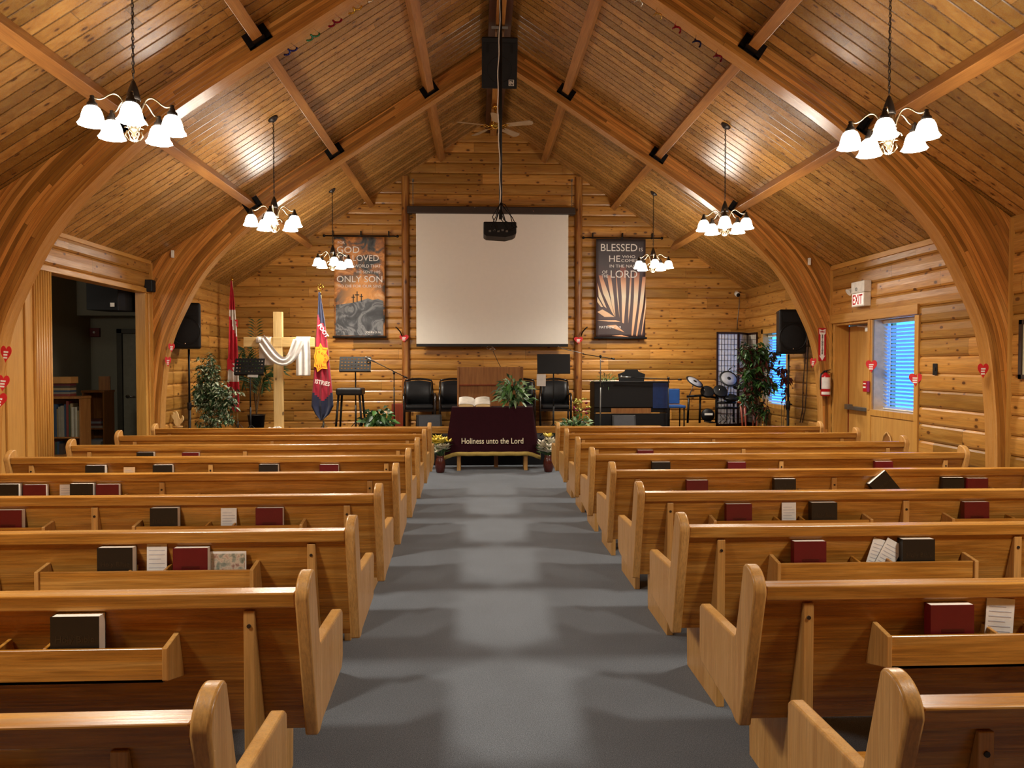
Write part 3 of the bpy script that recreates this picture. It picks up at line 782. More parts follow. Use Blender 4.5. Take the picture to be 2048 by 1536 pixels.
# palm behind the cross
def palm(x, y, z0, label, fr, seed, potr=.15, poth=.3):
    random.seed(seed)
    r = thing('potted_palm', label, 'plant', (x, y, z0))
    mb = MB(); mb.lathe([(potr*.75, 0), (potr, poth), (potr*1.06, poth), (potr*.95, poth-.02), (.001, poth-.03)], n=20); mb.build('pot', M_pot, r)
    st = MB(); lf = MB()
    for (dx, dy, top, arch_) in fr:
        pts = []
        for i in range(9):
            t = i/8; pts.append(Vector((dx*t**1.3, dy*t**1.3, poth-.05+(top-poth)*(math.sin(t*PI/2*(1+arch_))/math.sin(PI/2*min(1, 1+arch_)) if arch_ else t))))
        st.tube(pts, [.006*(1-.8*i/8) for i in range(9)], 5)
        for i in range(3, 9):
            for sub_ in (0, .25, .5, .75):
                if i == 8 and sub_: continue
                p = pts[i] if not sub_ else pts[i].lerp(pts[i+1], sub_); tn = (pts[i]-pts[i-1]).normalized()
                for sd in (-1, 1):
                    side = tn.cross(Vector((0, 1, .2))).normalized()*sd
                    lf.leaf(p, side*.8+tn*.75+Vector((0, random.uniform(-.2, .2), 0)), .24*(1-.35*abs(i-5)/4), .022, up=(0, -1, .3), droop=.5)
    st.build('stalk', M_stem, r); lf.build('frond', M_leafd if seed % 2 else M_leafm, r, recalc=False)
    return r
y = 13.2; x = T(512, y)
palm(x, y, ST, 'potted palm with dark fronds standing behind the draped cross', [(.0, 0, 1.95, 0), (-.24, -.05, 1.5, .25), (.4, -.05, 1.45, .3), (.25, -.1, 1.05, .3), (-.22, 0, 1.0, .3), (.45, 0, 1.2, .35), (-.1, -.12, 1.25, .1), (.15, -.1, .9, .2), (-.26, 0, 1.3, .35)], 7)
# cross with drape
y = 12.4; cx_ = T(557, y); zt = PZ(624, 557, y)
cr = thing('wooden_cross', 'tall pale wooden cross draped with a white cloth at the left of the stage', 'cross', (cx_, y, ST))
mb = MB(); mb.bb(-.072, .072, -.045, .045, 0, zt-ST); mb.build('upright', M_pine, cr, bevel=.004)
za = PZ(684, 557, y)-ST; xl, xr_ = T(489, y)-cx_, T(629, y)-cx_
mb = MB(); mb.bb(xl, -.0725, -.045, .045, za-.078, za+.078); mb.bb(.0725, xr_, -.045, .045, za-.078, za+.078); mb.bb(-.0725, .0725, -.052, -.0455, za-.078, za+.078)
mb.build('crossbar', M_pineX, cr, bevel=.004)
mb = MB(); mb.bb(-.28, .28, -.2, .2, 0, .05); mb.build('base', M_pine, cr, bevel=.004)
# drape: hangs over the left arm, swags in front, over the right arm
def sweep_cloth(path, wid, folds, name, mat, par, loc=(0, 0, 0), n=22, th=.004, depth=.03):
    """path: list of (center, widthdir, halfwidth)"""
    P = []
    for (c, wd, hw, nd) in path:
        row = []
        for j in range(n+1):
            t = j/n*2-1; f = math.sin(t*PI*folds)*depth
            row.append(Vector(c) + Vector(wd)*hw*t + Vector(nd)*f)
        P.append(row)
    mb = MB(); mb.grid(P); return mb.build(name, mat, par, loc, solid=th, sub=1)
dz = thing('white_drape', 'white cloth draped in a swag over the arms of the wooden cross', 'cloth', (cx_, y, ST))
def at_(px, py, yy): p = onY(px, py, yy); return (p.x-cx_, yy-y, p.z-ST)
yf = y-.10
# swag
sw = [((522, 679), (.45, .9), 13), ((531, 692), (.8, .55), 12), ((541, 706), (.85, .5), 12), ((552, 718), (.7, .7), 12), ((566, 725), (.2, .95), 10), ((579, 720), (-.5, .85), 10), ((588, 706), (-.85, .5), 11), ((594, 690), (-.9, .3), 12), ((598, 679), (-.9, .1), 13)]
path = []
sc_ = y/F
for (p, wd, hw) in sw:
    c = at_(p[0], p[1], yf); path.append((c, (wd[0], 0, wd[1]) if 0 else (wd[0]*1., 0, wd[1]), hw*sc_*.95, (0, -1, 0)))
sweep_cloth(path, 0, 2.2, 'swag', M_cloth, dz, depth=.016)
# over-the-arm folds + tails
for (xa, xb, zt_, zb_, nm) in ((504, 535, 675, 731, 'left'), (584, 614, 676, 752, 'right')):
    pth = []
    x0, x1 = at_(xa, 0, yf)[0], at_(xb, 0, yf)[0]
    cxm, hw = (x0+x1)/2, (x1-x0)/2
    front = nm == 'right'
    yq = .075 if nm == 'left' else -.075
    zz = at_(0+557, zb_, y)[2]
    seq = [(-yq*1.0, za-.02), (-yq*1.0, za+.06), (0, za+.098), (yq, za+.06), (yq, za-.02)] + [(yq*1.0, za-.02+(zz-za+.02)*i/5) for i in range(1, 6)]
    for yy, zq in seq: pth.append(((cxm + (.01 if zq < za-.1 else 0), yy, zq), (1, 0, 0), hw, (0, -1, 0)))
    sweep_cloth(pth, 0, 2.5, 'tail', M_cloth, dz, depth=.010)
random.seed(4)
# crumpled cloth at the foot of the cross
def crumple(x, y, z, rx_, ry_, h, label, name='crumpled_cloth', mat=None, cat='cloth'):
    mb = MB(); P = []
    NN = 36
    for i in range(10):
        t = i/9; row = []
        for j in range(NN+1):
            a = 2*PI*(j % NN)/NN; rr = math.sin(t*PI/2); k_ = 1+.13*math.sin(5*a+3*t)+.09*math.sin(9*a+8*t)+.05*math.sin(14*a-6*t)
            row.append((rx_*rr*k_*math.cos(a), ry_*rr*k_*math.sin(a), max(.004, h*math.cos(t*PI/2)**.8*(1+.25*math.sin(4*a+9*t))+.02*math.sin(11*a)*(1-t))))
        P.append(row)
    mb.grid(P); o = mb.build(name, mat or M_cloth, None, (x, y, z), solid=.003)
    return tag(o, label, cat)
yy = 11.98; crumple(T(550, yy), yy, ST, .28, .12, PZ(834, 550, yy)-ST-.20, 'white cloth crumpled in a heap at the foot of the cross')
# flags
def flag(kind, px_top, py_top, pxb, y, label, Z):
    top = A(px_top, py_top, y); b = A(pxb, 848, y)
    r = thing('flag', label, 'flag', (b.x, y, ST), 0, 'flags on poles')
    tv = Vector((top.x-b.x, 0, top.z-ST))
    mb = MB(); mb.tube([(0, 0, .06), tuple(tv*.97)], .011, 10); mb.build('pole', M_pine if kind == 'maple' else M_pine, r)
    mb = MB()
    u = tv.normalized(); e = tv*.97
    if kind == 'maple': mb.tube([e, e+u*.02, e+u*.05, e+u*.09], [.014, .02, .012, .002], 10)
    else:
        mb.tube([e-u*.06, e+u*.02], .012, 8)
        for i in range(5):
            a = PI*(i)/4; c = e+Vector((math.cos(a)*.045, 0, .07+math.sin(a)*.05)); mb.sphere(tuple(c), .012, (1, .5, 1), 8)
        mb.tube([e+Vector((.045*math.cos(t), 0, .07+.05*math.sin(t))) for t in [i*2*PI/12 for i in range(12)]], .004, 5, closed=True)
        mb.cyl(e, e+Vector((0, 0, .12)), .005, 6)
    mb.build('finial', M_gold, r)
    mb = MB(); mb.cyl((0, 0, 0), (0, 0, .1), .018, 10)
    for i in range(3):
        a = 2*PI*i/3+.4; mb.tube([(0, 0, .19), (.16*math.cos(a), .16*math.sin(a), .005)], .005, 5)
    mb.cyl((0, 0, .08), (0, 0, .22), .014, 8); mb.build('stand', M_gray, r)
    # cloth: rows of outline in pixels (left,right)
    rows, mats, pick = Z
    P = []; n = 28
    for (py, xl_, xr__) in rows:
        row = []
        for j in range(n+1):
            t = j/n; px = xl_+(xr__-xl_)*t; p = A(px, py, y)
            row.append((p.x-b.x, -.05 + .028*math.sin(t*PI*5.0 + py*.004)*min(1, (py-rows[0][0])/60+.15), p.z-ST))
        P.append(row)
    # resample rows finely
    Q = []
    for a_, b2 in zip(P, P[1:]):
        for q in range(6): Q.append([Vector(a_[j]).lerp(Vector(b2[j]), q/6) for j in range(n+1)])
    Q.append([Vector(v) for v in P[-1]])
    mb = MB(); mb.grid(Q)
    o = mb.build('cloth', mats, r, recalc=False); o.data.update()
    # colour by position (in metres)
    for f in o.data.polygons:
        c = f.center; f.material_index = pick(c.x, c.z)
    so = o.modifiers.new('s', 'SOLIDIFY'); so.thickness = .004
    return r, b
M_fr = plain('flag_red', '#c8102a', .7, sheen=.2); M_fw = plain('flag_white', '#e9e2d8', .7); M_fn = plain('flag_navy', '#161c3c', .7, sheen=.2); M_fc = plain('flag_crimson', '#a30f2c', .7, sheen=.2); M_fy = plain('flag_yellow', '#f0a81e', .6); M_fo = plain('flag_orange_red', '#d8501c', .6)
yF = 12.85
zz_ = lambda py: PZ(py, 470, yF)-ST
def pickc(x, z):
    if z > zz_(622): return 0
    if z > zz_(676): return 1 if (x + (z-zz_(650))*.25 > -.06) else 0
    if z > zz_(724): return 0
    if z > zz_(766): return 1 if (x + (z-zz_(745))*.5 < .06) else 0
    return 0
rows = [(562, 463, 466), (590, 461, 470), (620, 460, 473), (660, 459, 476), (700, 458, 478), (740, 457, 479), (775, 456, 481), (800, 457, 481), (816, 463, 480), (823, 473, 478)]
fl, fb = flag('maple', 464, 552, 476, yF, 'red and white maple leaf flag hanging furled on its pole beside the palm', (rows, [M_fr, M_fw], pickc))
# part of the leaf seen on the white field
def poly_on(par, pts, yloc, name, mat, base, Y, th=.003):
    mb = MB(); q = [(A(px, py, Y).x-base.x, A(px, py, Y).z-ST) for px, py in pts]; mb.prism(q, 'Y', yloc, yloc+th); return mb.build(name, mat, par)
poly_on(fl, [(458, 717), (464, 719), (470, 722), (466, 726), (474, 733), (467, 735), (472, 744), (462, 738), (458, 742)], -.092, 'maple_leaf', M_fr, fb, yF)
poly_on(fl, [(478, 655), (475, 650), (477, 645), (472, 640), (479, 640), (479, 655)], -.092, 'maple_leaf', M_fr, fb, yF)
yG = 12.7
zg = lambda py: PZ(py, 645, yG)-ST
gx = lambda px: T(px, yG)-A(646, 848, yG).x
def pickn(x, z):
    xr0 = gx(641)
    # navy top edge wedge, crimson middle, navy bottom with a pointed crimson end
    if z > zg(628) - (x-gx(638))*1.2*0: return 0
    if z > zg(650) and x > gx(637)+ (zg(628)-z)*.22: return 0
    low = zg(803) + abs(x-gx(645))*1.0
    if z < low: return 0
    return 1
rows = [(585, 638, 642), (610, 637, 646), (640, 635, 651), (680, 632, 656), (720, 630, 660), (760, 628, 664), (790, 625, 667), (812, 624, 668), (828, 632, 660), (840, 642, 646)]
fl, fb = flag('army', 641, 574, 647, yG, 'navy and crimson banner flag with a yellow star badge and white lettering on a pole', (rows, [M_fn, M_fc], pickn))
st = [(643, 686), (648, 695), (658, 696), (655, 707), (661, 717), (655, 725), (657, 738), (646, 737), (637, 744), (635, 735), (630, 733), (632, 722), (630, 712), (633, 704), (633, 694), (640, 694)]
poly_on(fl, st, -.094, 'star_badge', M_fy, fb, yG)
cx0 = sum(p[0] for p in st)/len(st); cy0 = sum(p[1] for p in st)/len(st)
mbp = MB(); pts3 = [Vector((gx(cx0+(p[0]-cx0)*.82), -.0955, zg(cy0+(p[1]-cy0)*.82))) for p in st]; mbp.tube(pts3, .0035, 4, closed=True); mbp.build('star_outline', M_fo, fl)
mbp = MB()
for px, py in ((640, 704), (646, 707), (651, 711), (652, 718), (650, 724)): mbp.tube([Vector((gx(px)+.014*math.cos(t), -.0955, zg(py)+.016*math.sin(t))) for t in [i*PI/4 for i in range(8)]], .003, 4, closed=True)
for px in (636, 640, 644): mbp.cyl((gx(px), -.0955, zg(727)), (gx(px+1), -.0955, zg(734)), .004, 5)
mbp.build('badge_detail', M_fo, fl)
lt = text('FOOT', .088, M_fw, fl, (gx(645.5), -.098, zg(664)), rot=(PI/2, math.radians(58), 0), bold=.002, sx=1.05)
lt = text('ISTRIES', .098, M_fw, fl, (gx(645), -.098, zg(769)), rot=(PI/2, math.radians(12), 0), bold=.002, sx=.82)
# music stands
def music_stand(x, y, zt, tilt, w, h, label, holes=True, rz=0., solid=False):
    r = thing('music_stand', label, 'music stand', (x, y, ST), rz, 'music stands')
    hz = zt-ST
    mb = MB(); mb.cyl((0, 0, .25), (0, 0, hz-h*.35), .011, 10); mb.cyl((0, 0, .04), (0, 0, .5), .015, 10); mb.build('pole', M_black, r)
    for i in range(3):
        a = PI/6+2*PI*i/3; mb = MB(); mb.tube([(0, 0, .22), (.24*math.cos(a), .24*math.sin(a), .01)], .007, 6); mb.build('leg', M_black, r)
    c = Vector((0, -.03, hz-h/2)); R = Euler((-tilt, 0, 0)).to_matrix()
    mb = MB()
    if holes:
        nx, nz = 9, 4; cw, ch = w/(nx+.6), h/(nz+.6)
        # lattice: bars between punched holes
        V = lambda a, b_: c + R @ Vector((a, 0, b_))
        def rect(a0, a1, b0, b1):
            vs = [mb.bm.verts.new(c + R @ Vector((a, dd, b_))) for dd in (-.001, .001) for a, b_ in ((a0, b0), (a1, b0), (a1, b1), (a0, b1))]
            for q in ((3, 2, 1, 0), (4, 5, 6, 7), (0, 1, 5, 4), (1, 2, 6, 5), (2, 3, 7, 6), (3, 0, 4, 7)): mb.face([vs[i] for i in q])
        hw_, hh_ = cw*.24, ch*.17
        xs = [(-w/2 + cw*.8 + cw*i) for i in range(nx)]; zs = [(-h/2 + ch*.8 + ch*i) for i in range(nz)]
        edges = [-w/2] + sum([[q-hw_, q+hw_] for q in xs], []) + [w/2]
        for i in range(0, len(edges), 2): rect(edges[i], edges[i+1], -h/2, h/2)
        ez = [-h/2] + sum([[q-hh_, q+hh_] for q in zs], []) + [h/2]
        for i in range(0, len(ez), 2):
            for q in xs: rect(q-hw_, q+hw_, ez[i], ez[i+1])
        bars = None
    else:
        mb.box(tuple(c), (w, .008, h), rot=(-tilt, 0, 0))
    mb.build('desk', M_black, r, bevel=0 if holes else .012)
    mb = MB(); mb.box(tuple(c + R @ Vector((0, .03, -h/2))), (w, .06, .006), rot=(-tilt, 0, 0)); mb.build('ledge', M_black, r)
    mb = MB(); mb.tube([c + R @ Vector((-.08, .01, -.02)), (0, 0, hz-h*.62), (0, 0, hz-h*.75)], .006, 5); mb.tube([c + R @ Vector((.08, .01, -.02)), (0, 0, hz-h*.62)], .006, 5); mb.build('bracket', M_black, r)
    return r
y = 12.0; ms = music_stand(T(500, y), y, PZ(716, 500, y), .35, .46, .26, 'black perforated music stand with white sheets, in front of the flag and cross')
mb = MB(); mb.box((.06, -.05, PZ(749, 510, y)-ST), (.16, .003, .09), rot=(-.35, .05, 0)); 
o = mb.build('sheet_music', M_paper, None, (T(500, y), y, ST)); tag(o, 'white sheet hanging below the left perforated music stand', 'paper')
y = 12.15; music_stand(T(711, y), y, PZ(712, 711, y), .35, .52, .25, 'black perforated music stand standing behind the black stool')
y = 12.0; music_stand(T(1107, y), y, PZ(708, 1107, y), .12, .53, .31, 'black solid music stand with a white page, right of the pulpit', holes=False)
mb = MB(); mb.box((0, 0, .095), (.145, .002, .19), rot=(-.05, .02, 0)); o = mb.build('sheet_music', M_paper, None, (T(1082, y), y-.05, PZ(772, 1082, y))); tag(o, 'white page hanging under the solid black music stand', 'paper')
# stool
y = 12.3; r = thing('bar_stool', 'black four-legged bar stool with padded seat before the perforated music stand', 'stool', (T(701, 12.0), 11.93+.06, ST))
zt = PZ(776, 701, 12.0)-ST
mb = MB(); mb.bb(-.205, .205, -.19, .19, zt-.115, zt); mb.build('seat', M_seat, r, bevel=.03, seg=4)
for sx in (-1, 1):
    for sy in (-1, 1):
        mb = MB(); mb.tube([(sx*.165, sy*.15, zt-.11), (sx*.215, sy*.2, 0)], [.022, .02], 4); mb.build('leg', M_black, r)
for (a, b_) in (((-.2, -.185), (.2, -.185)), ((-.2, .185), (.2, .185)), ((-.2, -.185), (-.2, .185)), ((.2, -.185), (.2, .185))):
    mb = MB(); mb.cyl((a[0], a[1], .14), (b_[0], b_[1], .14), .013, 6); mb.build('rung', M_black, r)
r.location.y = 11.86+.25; r.location.x = T(701, r.location.y)
bpy.data.objects['music_stand.001'].location.y = 12.55; bpy.data.objects['music_stand.001'].location.x = T(711, 12.55)
# microphone stands
def mic_stand(px, y, pyt, boom, label, base='tripod', mic=True, pole=M_black):
    r = thing('microphone_stand', label, 'microphone stand', (T(px, y), y, ST), 0, 'boom microphone stands')
    zt = PZ(pyt, px, y)-ST
    mb = MB(); mb.cyl((0, 0, .05), (0, 0, .8), .011, 8); mb.cyl((0, 0, .8), (0, 0, zt), .008, 8); mb.build('pole', pole, r)
    mb = MB()
    for i in range(3):
        a = PI/2+2*PI*i/3; mb.tube([(0, 0, .12), (.26*math.cos(a), .26*math.sin(a), .01)], .007, 6)
    mb.build('leg_set', M_black, r)
    (x0, y0), (x1, y1) = boom
    a = Vector((T(x0, y)-T(px, y), 0, PZ(y0, x0, y)-ST)); b_ = Vector((T(x1, y)-T(px, y), 0, PZ(y1, x1, y)-ST))
    mb = MB(); mb.tube([a, b_], .007, 6); mb.tube([b_, b_+(b_-a).normalized()*.06], .014, 8); mb.build('boom', M_black, r)
    mb = MB(); mb.sphere((0, 0, zt), .022, (1, 1, 1.2), 8); mb.build('clutch', M_black, r)
    if mic:
        d = (a-b_).normalized(); mb = MB(); mb.tube([a, a+d*.14], [.012, .016], 8); m_ = mb.build('microphone', M_gray, r); mb = MB(); mb.sphere(tuple(a+d*.16), .024, (1, 1, 1), 10); mb.build('microphone_head', M_gray, m_)
    return r
mic_stand(788, 12.5, 746, ((750, 724), (808, 753)), 'black boom microphone stand left of the chairs, boom sloping down right')
mic_stand(1201, 12.0, 713, ((1165, 708), (1222, 717)), 'boom microphone stand before the piano, with long gooseneck cable', mic=False, pole=M_gray)
mic_stand(1337, 12.06, 757, ((1262, 755), (1356, 759)), 'boom microphone lying level over the top of the black piano', mic=True)
# cable swinging from screen corner to microphone
y = 12.1
mb = MB(); mb.tube([A(px, py, 12.1) for px, py in ((1168, 707), (1150, 703), (1136, 700), (1124, 697), (1116, 692))], .006, 6)
tag(mb.build('microphone_gooseneck', M_gray, center=True), 'thin grey curved cable from the boom stand up to the screen corner', 'cable')
# arm chairs
def armchair(px, y, rz, label, first=[None]):
    if first[0] is None:
        r = bpy.data.objects.new('armchair', None); COL.objects.link(r)
        mb = MB(); P = []
        for i in range(9):
            t = i/8*2-1
            P.append([(t*.235*(1-.06*k_), .21+.05*k_*.9 - .05*(1-t*t)*-1*0 + .03*(t*t)*-1, .46+.40*k_ + (.03*(1-t*t) if k_ == 1 else 0)) for k_ in (0, .5, 1)])
        mb.grid(P); mb.build('backrest', M_seat, r, solid=.035)
        mb = MB()
        for sx in (-1, 1): mb.tube([(sx*.25, .2, .42), (sx*.25, .235, .68), (sx*.24, .265, .87)], [.018, .017, .014], 8)
        mb.tube([(t*.24, .27-.03*t*t, .885+.03*(1-t*t)) for t in [i/6*2-1 for i in range(7)]], .019, 8); mb.build('back_frame', M_blackw, r)
        mb = MB(); mb.bb(-.24, .24, -.24, .22, .40, .47); mb.build('seat', M_seat, r, bevel=.025, seg=3)
        mb = MB(); mb.bb(-.25, .25, -.25, .22, .36, .40); mb.build('seat_frame', M_blackw, r)
        for sx in (-1, 1):
            mb = MB(); mb.tube([(sx*.265, -.23, .0), (sx*.265, -.235, .40), (sx*.27, -.20, .62), (sx*.27, -.10, .66), (sx*.265, .10, .65), (sx*.25, .23, .64)], .019, 8); mb.build('arm', M_blackw, r)
            mb = MB(); mb.tube([(sx*.25, .22, .40), (sx*.25, .26, 0)], .018, 8); mb.build('leg', M_blackw, r)
        first[0] = r; o = r
    else: o = dup(first[0])
    o.location = (T(px, y), y, ST); o.rotation_euler = (0, 0, rz); return tag(o, label, 'chair', 'black armchairs on the stage')
M_blackw = plain('black_lacquered_wood', '#1a1412', .25)
armchair(838, 13.16, .12, 'black armchair farthest left in the row behind the altar table')
armchair(909, 13.17, .1, 'black armchair half hidden by the left edge of the pulpit')
armchair(1040, 13.16, -.1, 'black armchair mostly hidden by the pulpit and table plant, right side')
armchair(1110, 13.16, -.05, 'black armchair behind the solid black music stand')
# small red-brown cabinet beside the chairs
y = 13.2; mb = MB(); mb.bb(-.11, .11, -.12, .12, 0, PZ(807, 796, y)-ST); tag(mb.build('small_cabinet', M_redw, None, (T(797, y), y, ST), bevel=.006), 'small red-brown wooden box behind the left microphone stand', 'cabinet')
# stage monitors (wedges)
def wedge(px, y, w, hpx, label, rz=0.):
    h = PZ(hpx, px, y)-ST; r = thing('stage_monitor', label, 'monitor', (T(px, y), y, ST), rz, 'floor monitors')
    mb = MB(); mb.prism([(-.2, 0), (.2, 0), (.2, h*.35), (.02, h), (-.1, h), (-.2, h*.45)], 'X', -w/2, w/2); mb.build('cabinet', M_black, r, bevel=.008)
    mb = MB(); mb.prism([(.205, h*.37), (.035, h*.985), (.03, h*.985), (.2, h*.36)], 'X', -w/2+.03, w/2-.03); mb.build('grille', M_grille, r)
    mb = MB(); mb.prism([(-.204, h*.47), (-.104, h*.985), (-.102, h*.985), (-.2, h*.46)], 'X', -w/2+.03, w/2-.03); mb.build('rear_panel', plain('dark_grey_carpet', '#35363a', .9), r)
    return r
wedge(857, 12.2, .40, 829, 'black wedge floor monitor in front of the left armchairs', .15)
wedge(1247, 12.0, .38, 830, 'grey-black wedge floor monitor in front of the piano', -.1)
# pulpit
y = 12.62; x0, x1 = T(915, y), T(1045, y); zt = PZ(734, 980, y)-ST
pu = thing('pulpit', 'brown wooden pulpit behind the altar table, with a gooseneck microphone', 'pulpit', ((x0+x1)/2, y, ST)); w = x1-x0
mb = MB(); mb.bb(-w/2+.03, w/2-.03, -.19, .2, 0, zt-.30); mb.build('body', M_pulp, pu, bevel=.004)
mb = MB(); mb.bb(-w/2+.03, w/2-.03, -.215, .15, zt-.29, zt-.0); mb.build('reading_desk', M_pulp, pu, bevel=.004)
for s in (-1, 1):
    mb = MB(); mb.bb(s*w/2, s*(w/2-.03), -.225, .21, 0, zt+.006); mb.build('side_panel', M_pulp, pu, bevel=.004)
mb = MB(); mb.bb(-w/2+.03, w/2-.03, -.222, .1, zt-.305, zt-.29); mb.build('ledge_strip', M_redw, pu)
mg = thing('gooseneck_microphone', 'thin black gooseneck microphone rising from the top of the pulpit', 'microphone', (T(1001, y), y, ST+zt+.001))
mb = MB(); mb.tube([(0, 0, 0), (T(995, y)-T(1001, y), 0, PZ(722, 995, y)-ST-zt), (T(986, y)-T(1001, y), 0, PZ(702, 986, y)-ST-zt)], .005, 6); mb.build('gooseneck', M_black, mg)
mb = MB(); e = (T(985, y)-T(1001, y), 0, PZ(700, 985, y)-ST-zt); mb.tube([(e[0]+.045*math.cos(t), 0, e[2]+.03*math.sin(t)) for t in [PI*i/8 for i in range(9)]], .006, 6); mb.tube([(e[0]-.045, 0, e[2]), (e[0]+.045, 0, e[2])], .004, 5); mb.build('microphone_guard', M_chrome, mg)
# altar rail (mercy seat)
ra = thing('altar_rail_bench', 'long low wooden rail board at the front of the stage behind the altar table', 'bench', (RX, 11.64, 0))
mb = MB(); mb.bb(-2.6, 2.6, -.09, .09, .53, .628); mb.build('rail_board', M_pulp if False else M_oakX, ra, bevel=.008)
for x in (-2.5, -1.25, .0, .97, 2.5): mb = MB(); mb.bb(x-.03, x+.03, -.06, .06, 0, .53); mb.build('leg', M_pulp, ra)
# altar table with wine cloth
yt = 11.2; xa, xb = T(905, yt), T(1064, yt); zt = PZ(815, 980, yt)
at = thing('altar_table', 'light wooden altar table almost covered by a wine-red velvet cloth', 'table', ((xa+xb)/2, yt+.165, 0)); w = xb-xa
mb = MB(); mb.bb(-w/2+.02, w/2-.02, -.155, .155, zt-.035, zt-.006); mb.build('tabletop', M_oakX, at, bevel=.004)
for sx in (-1, 1):
    for sy in (-1, 1): mb = MB(); mb.bb(sx*(w/2-.09)-.028, sx*(w/2-.09)+.028, sy*.11-.028, sy*.11+.028, 0, zt-.035); mb.build('leg', M_oakZ, at, bevel=.004)
mb = MB(); mb.bb(-w/2+.1, w/2-.1, -.12, -.10, zt-.12, zt-.035); mb.build('apron', M_oakX, at)
cl = thing('altar_cloth', 'wine-red velvet cloth with gold fringe and cream lettering over the altar table', 'cloth', ((xa+xb)/2, yt+.165, 0))
zb = PZ(905, 980, yt-.06)
def ring(t):   # t 0 top edge .. 1 bottom edge, flare outwards
    pts = []; W, D = w/2+.012+.105*t, .170+.045*t
    for j in range(96):
        a = j/96*4; q = int(a); f_ = a-q
        c4 = [(-W, -D), (W, -D), (W, D), (-W, D)]; p, p2 = c4[q], c4[(q+1) % 4]
        x_, y_ = p[0]+(p2[0]-p[0])*f_, p[1]+(p2[1]-p[1])*f_
        k_ = t*.014*math.sin(x_*26+y_*9) if q in (0, 2) else t*.02*math.sin(y_*30)
        ex = .05*t*max(0, (abs(f_-.5)-.40)*10)        # corners hang lower and flare
        pts.append((x_*(1+ex*.2), y_+(-k_ if q in (0,) else k_), zt+.004 - t*(zt-zb) - ex*1.2))
    pts.append(pts[0]); return pts
mb = MB(); mb.grid([ring(t) for t in (0, .02, .1, .25, .4, .55, .7, .85, .93, 1.)]); mb.face([mb.bm.verts.new(p) for p in ring(0)[:-1]]); mb.build('velvet', M_wine, cl, recalc=True)
mb = MB(); r0 = ring(1.0); P = [[(p[0]*1.002, p[1]*1.004, p[2]-d) for p in r0] for d in (-.005, .02, .055)]; mb.grid(P); mb.build('fringe', M_fringe, cl, solid=.004)
text('Holiness unto the Lord', .118, plain('cream_embroidery', '#e6d9b8', .7), cl, (0.0, -.222, PZ(888, 983, yt-.06)+.005), rot=(PI/2-.06, 0, 0), bold=.0012, sx=.835, extrude=.002)
# open bible
y = yt+.14; r = thing('open_bible', 'large open Bible with cream pages lying on the left of the altar cloth', 'book', (T(949, y), y, zt+.006))
mb = MB(); P = []
for i in range(25):
    t = i/24*2-1; z_ = .058*(abs(t)**.35)*(1-.45*abs(t)**3)+.012
    P.append([(t*.235, -.13, z_*.9), (t*.235, .15, z_+.085)])
mb.grid(P); 
mb.build('pages', M_pages, r, solid=.01)
mb = MB()
for s in (-1, 1): mb.prism([(s*.015, .006), (s*.232, .006), (s*.232, .030), (s*.13, .058), (s*.03, .045)], 'Y', -.125, .148)
mb.build('page_block', plain('gilt_page_edge', '#d9bd85', .6), r)
mb = MB(); mb.bb(-.25, .25, -.14, .16, 0, .006); mb.build('cover', plain('brown_leather', '#6a3a26', .5), r, bevel=.002)
mb = MB()
for s in (-1, 1):
    for i in range(9): 
        y0_ = -.10+.028*i; mb.box((s*.12, y0_, .072+ (y0_+.13)*.30), (.15, .008, .001))
mb.build('print_lines', plain('faint_print', '#b5ab95', .8), r)
# plant on the table
def bush(name, label, x, y, z0, r_, h, n, ll, lw, mats, seed, pot=None, flowers=None, cat='plant'):
    random.seed(seed); r = thing(name, label, cat, (x, y, z0))
    ph = 0
    if pot: mb = MB(); ph = pot[1]; mb.lathe([(pot[0]*.75, 0), (pot[0], ph), (pot[0]*.85, ph), (.001, ph-.02)], n=18); mb.build('pot', pot[2], r)
    mb = MB(); ms_ = MB()
    for i in range(n):
        a = random.uniform(0, 2*PI); el = random.uniform(-.15, 1.45); k_ = random.uniform(.35, 1)
        d = Vector((math.cos(a)*math.cos(el)*r_, math.sin(a)*math.cos(el)*r_*.8, max(.0, math.sin(el)*h*.85)+.02))*k_
        p = d+Vector((0, 0, ph)); mb.mi = random.randrange(len(mats))
        mb.leaf(p, Vector((d.x/r_, d.y/r_, random.uniform(-.5, .8))), ll*random.uniform(.7, 1.2), lw*random.uniform(.8, 1.2), up=(random.gauss(0, .5), -.6, 1), droop=.7)
        if i % 6 == 0: ms_.tube([(0, 0, ph*.8), tuple(Vector((0, 0, ph*.8)).lerp(p, .5)+Vector((0, 0, .02))), tuple(p)], .003, 4)
    mb.build('foliage', mats, r, recalc=False); ms_.build('stem', M_leafm, r)
    if flowers:
        for fi, (fm, cnt, zr, rr_, fs) in enumerate(flowers):
            mb = MB()
            for i in range(cnt):
                a = random.uniform(0, 2*PI); rd = math.sqrt(random.random())*rr_; c = Vector((rd*math.cos(a), rd*math.sin(a)*.7, random.uniform(*zr)))
                for q in range(6):
                    b_ = 2*PI*q/6+random.random(); mb.leaf(c, (math.cos(b_), math.sin(b_)-.4, .9), fs, fs*.6, up=(0, 0, 1), droop=-.2)
            mb.build('blossom', fm, r, recalc=False)
    return r
M_lv = plain('leaf_mottled_pale', '#8ba67a', .45)
y = yt+.19; bush('table_plant', 'trailing green and white potted plant on the right of the altar cloth', T(1026, y), y, zt+.007, .26, .40, 190, .14, .05, [M_leafm, M_leafd, M_lv], 21, pot=(.07, .08, M_pot))
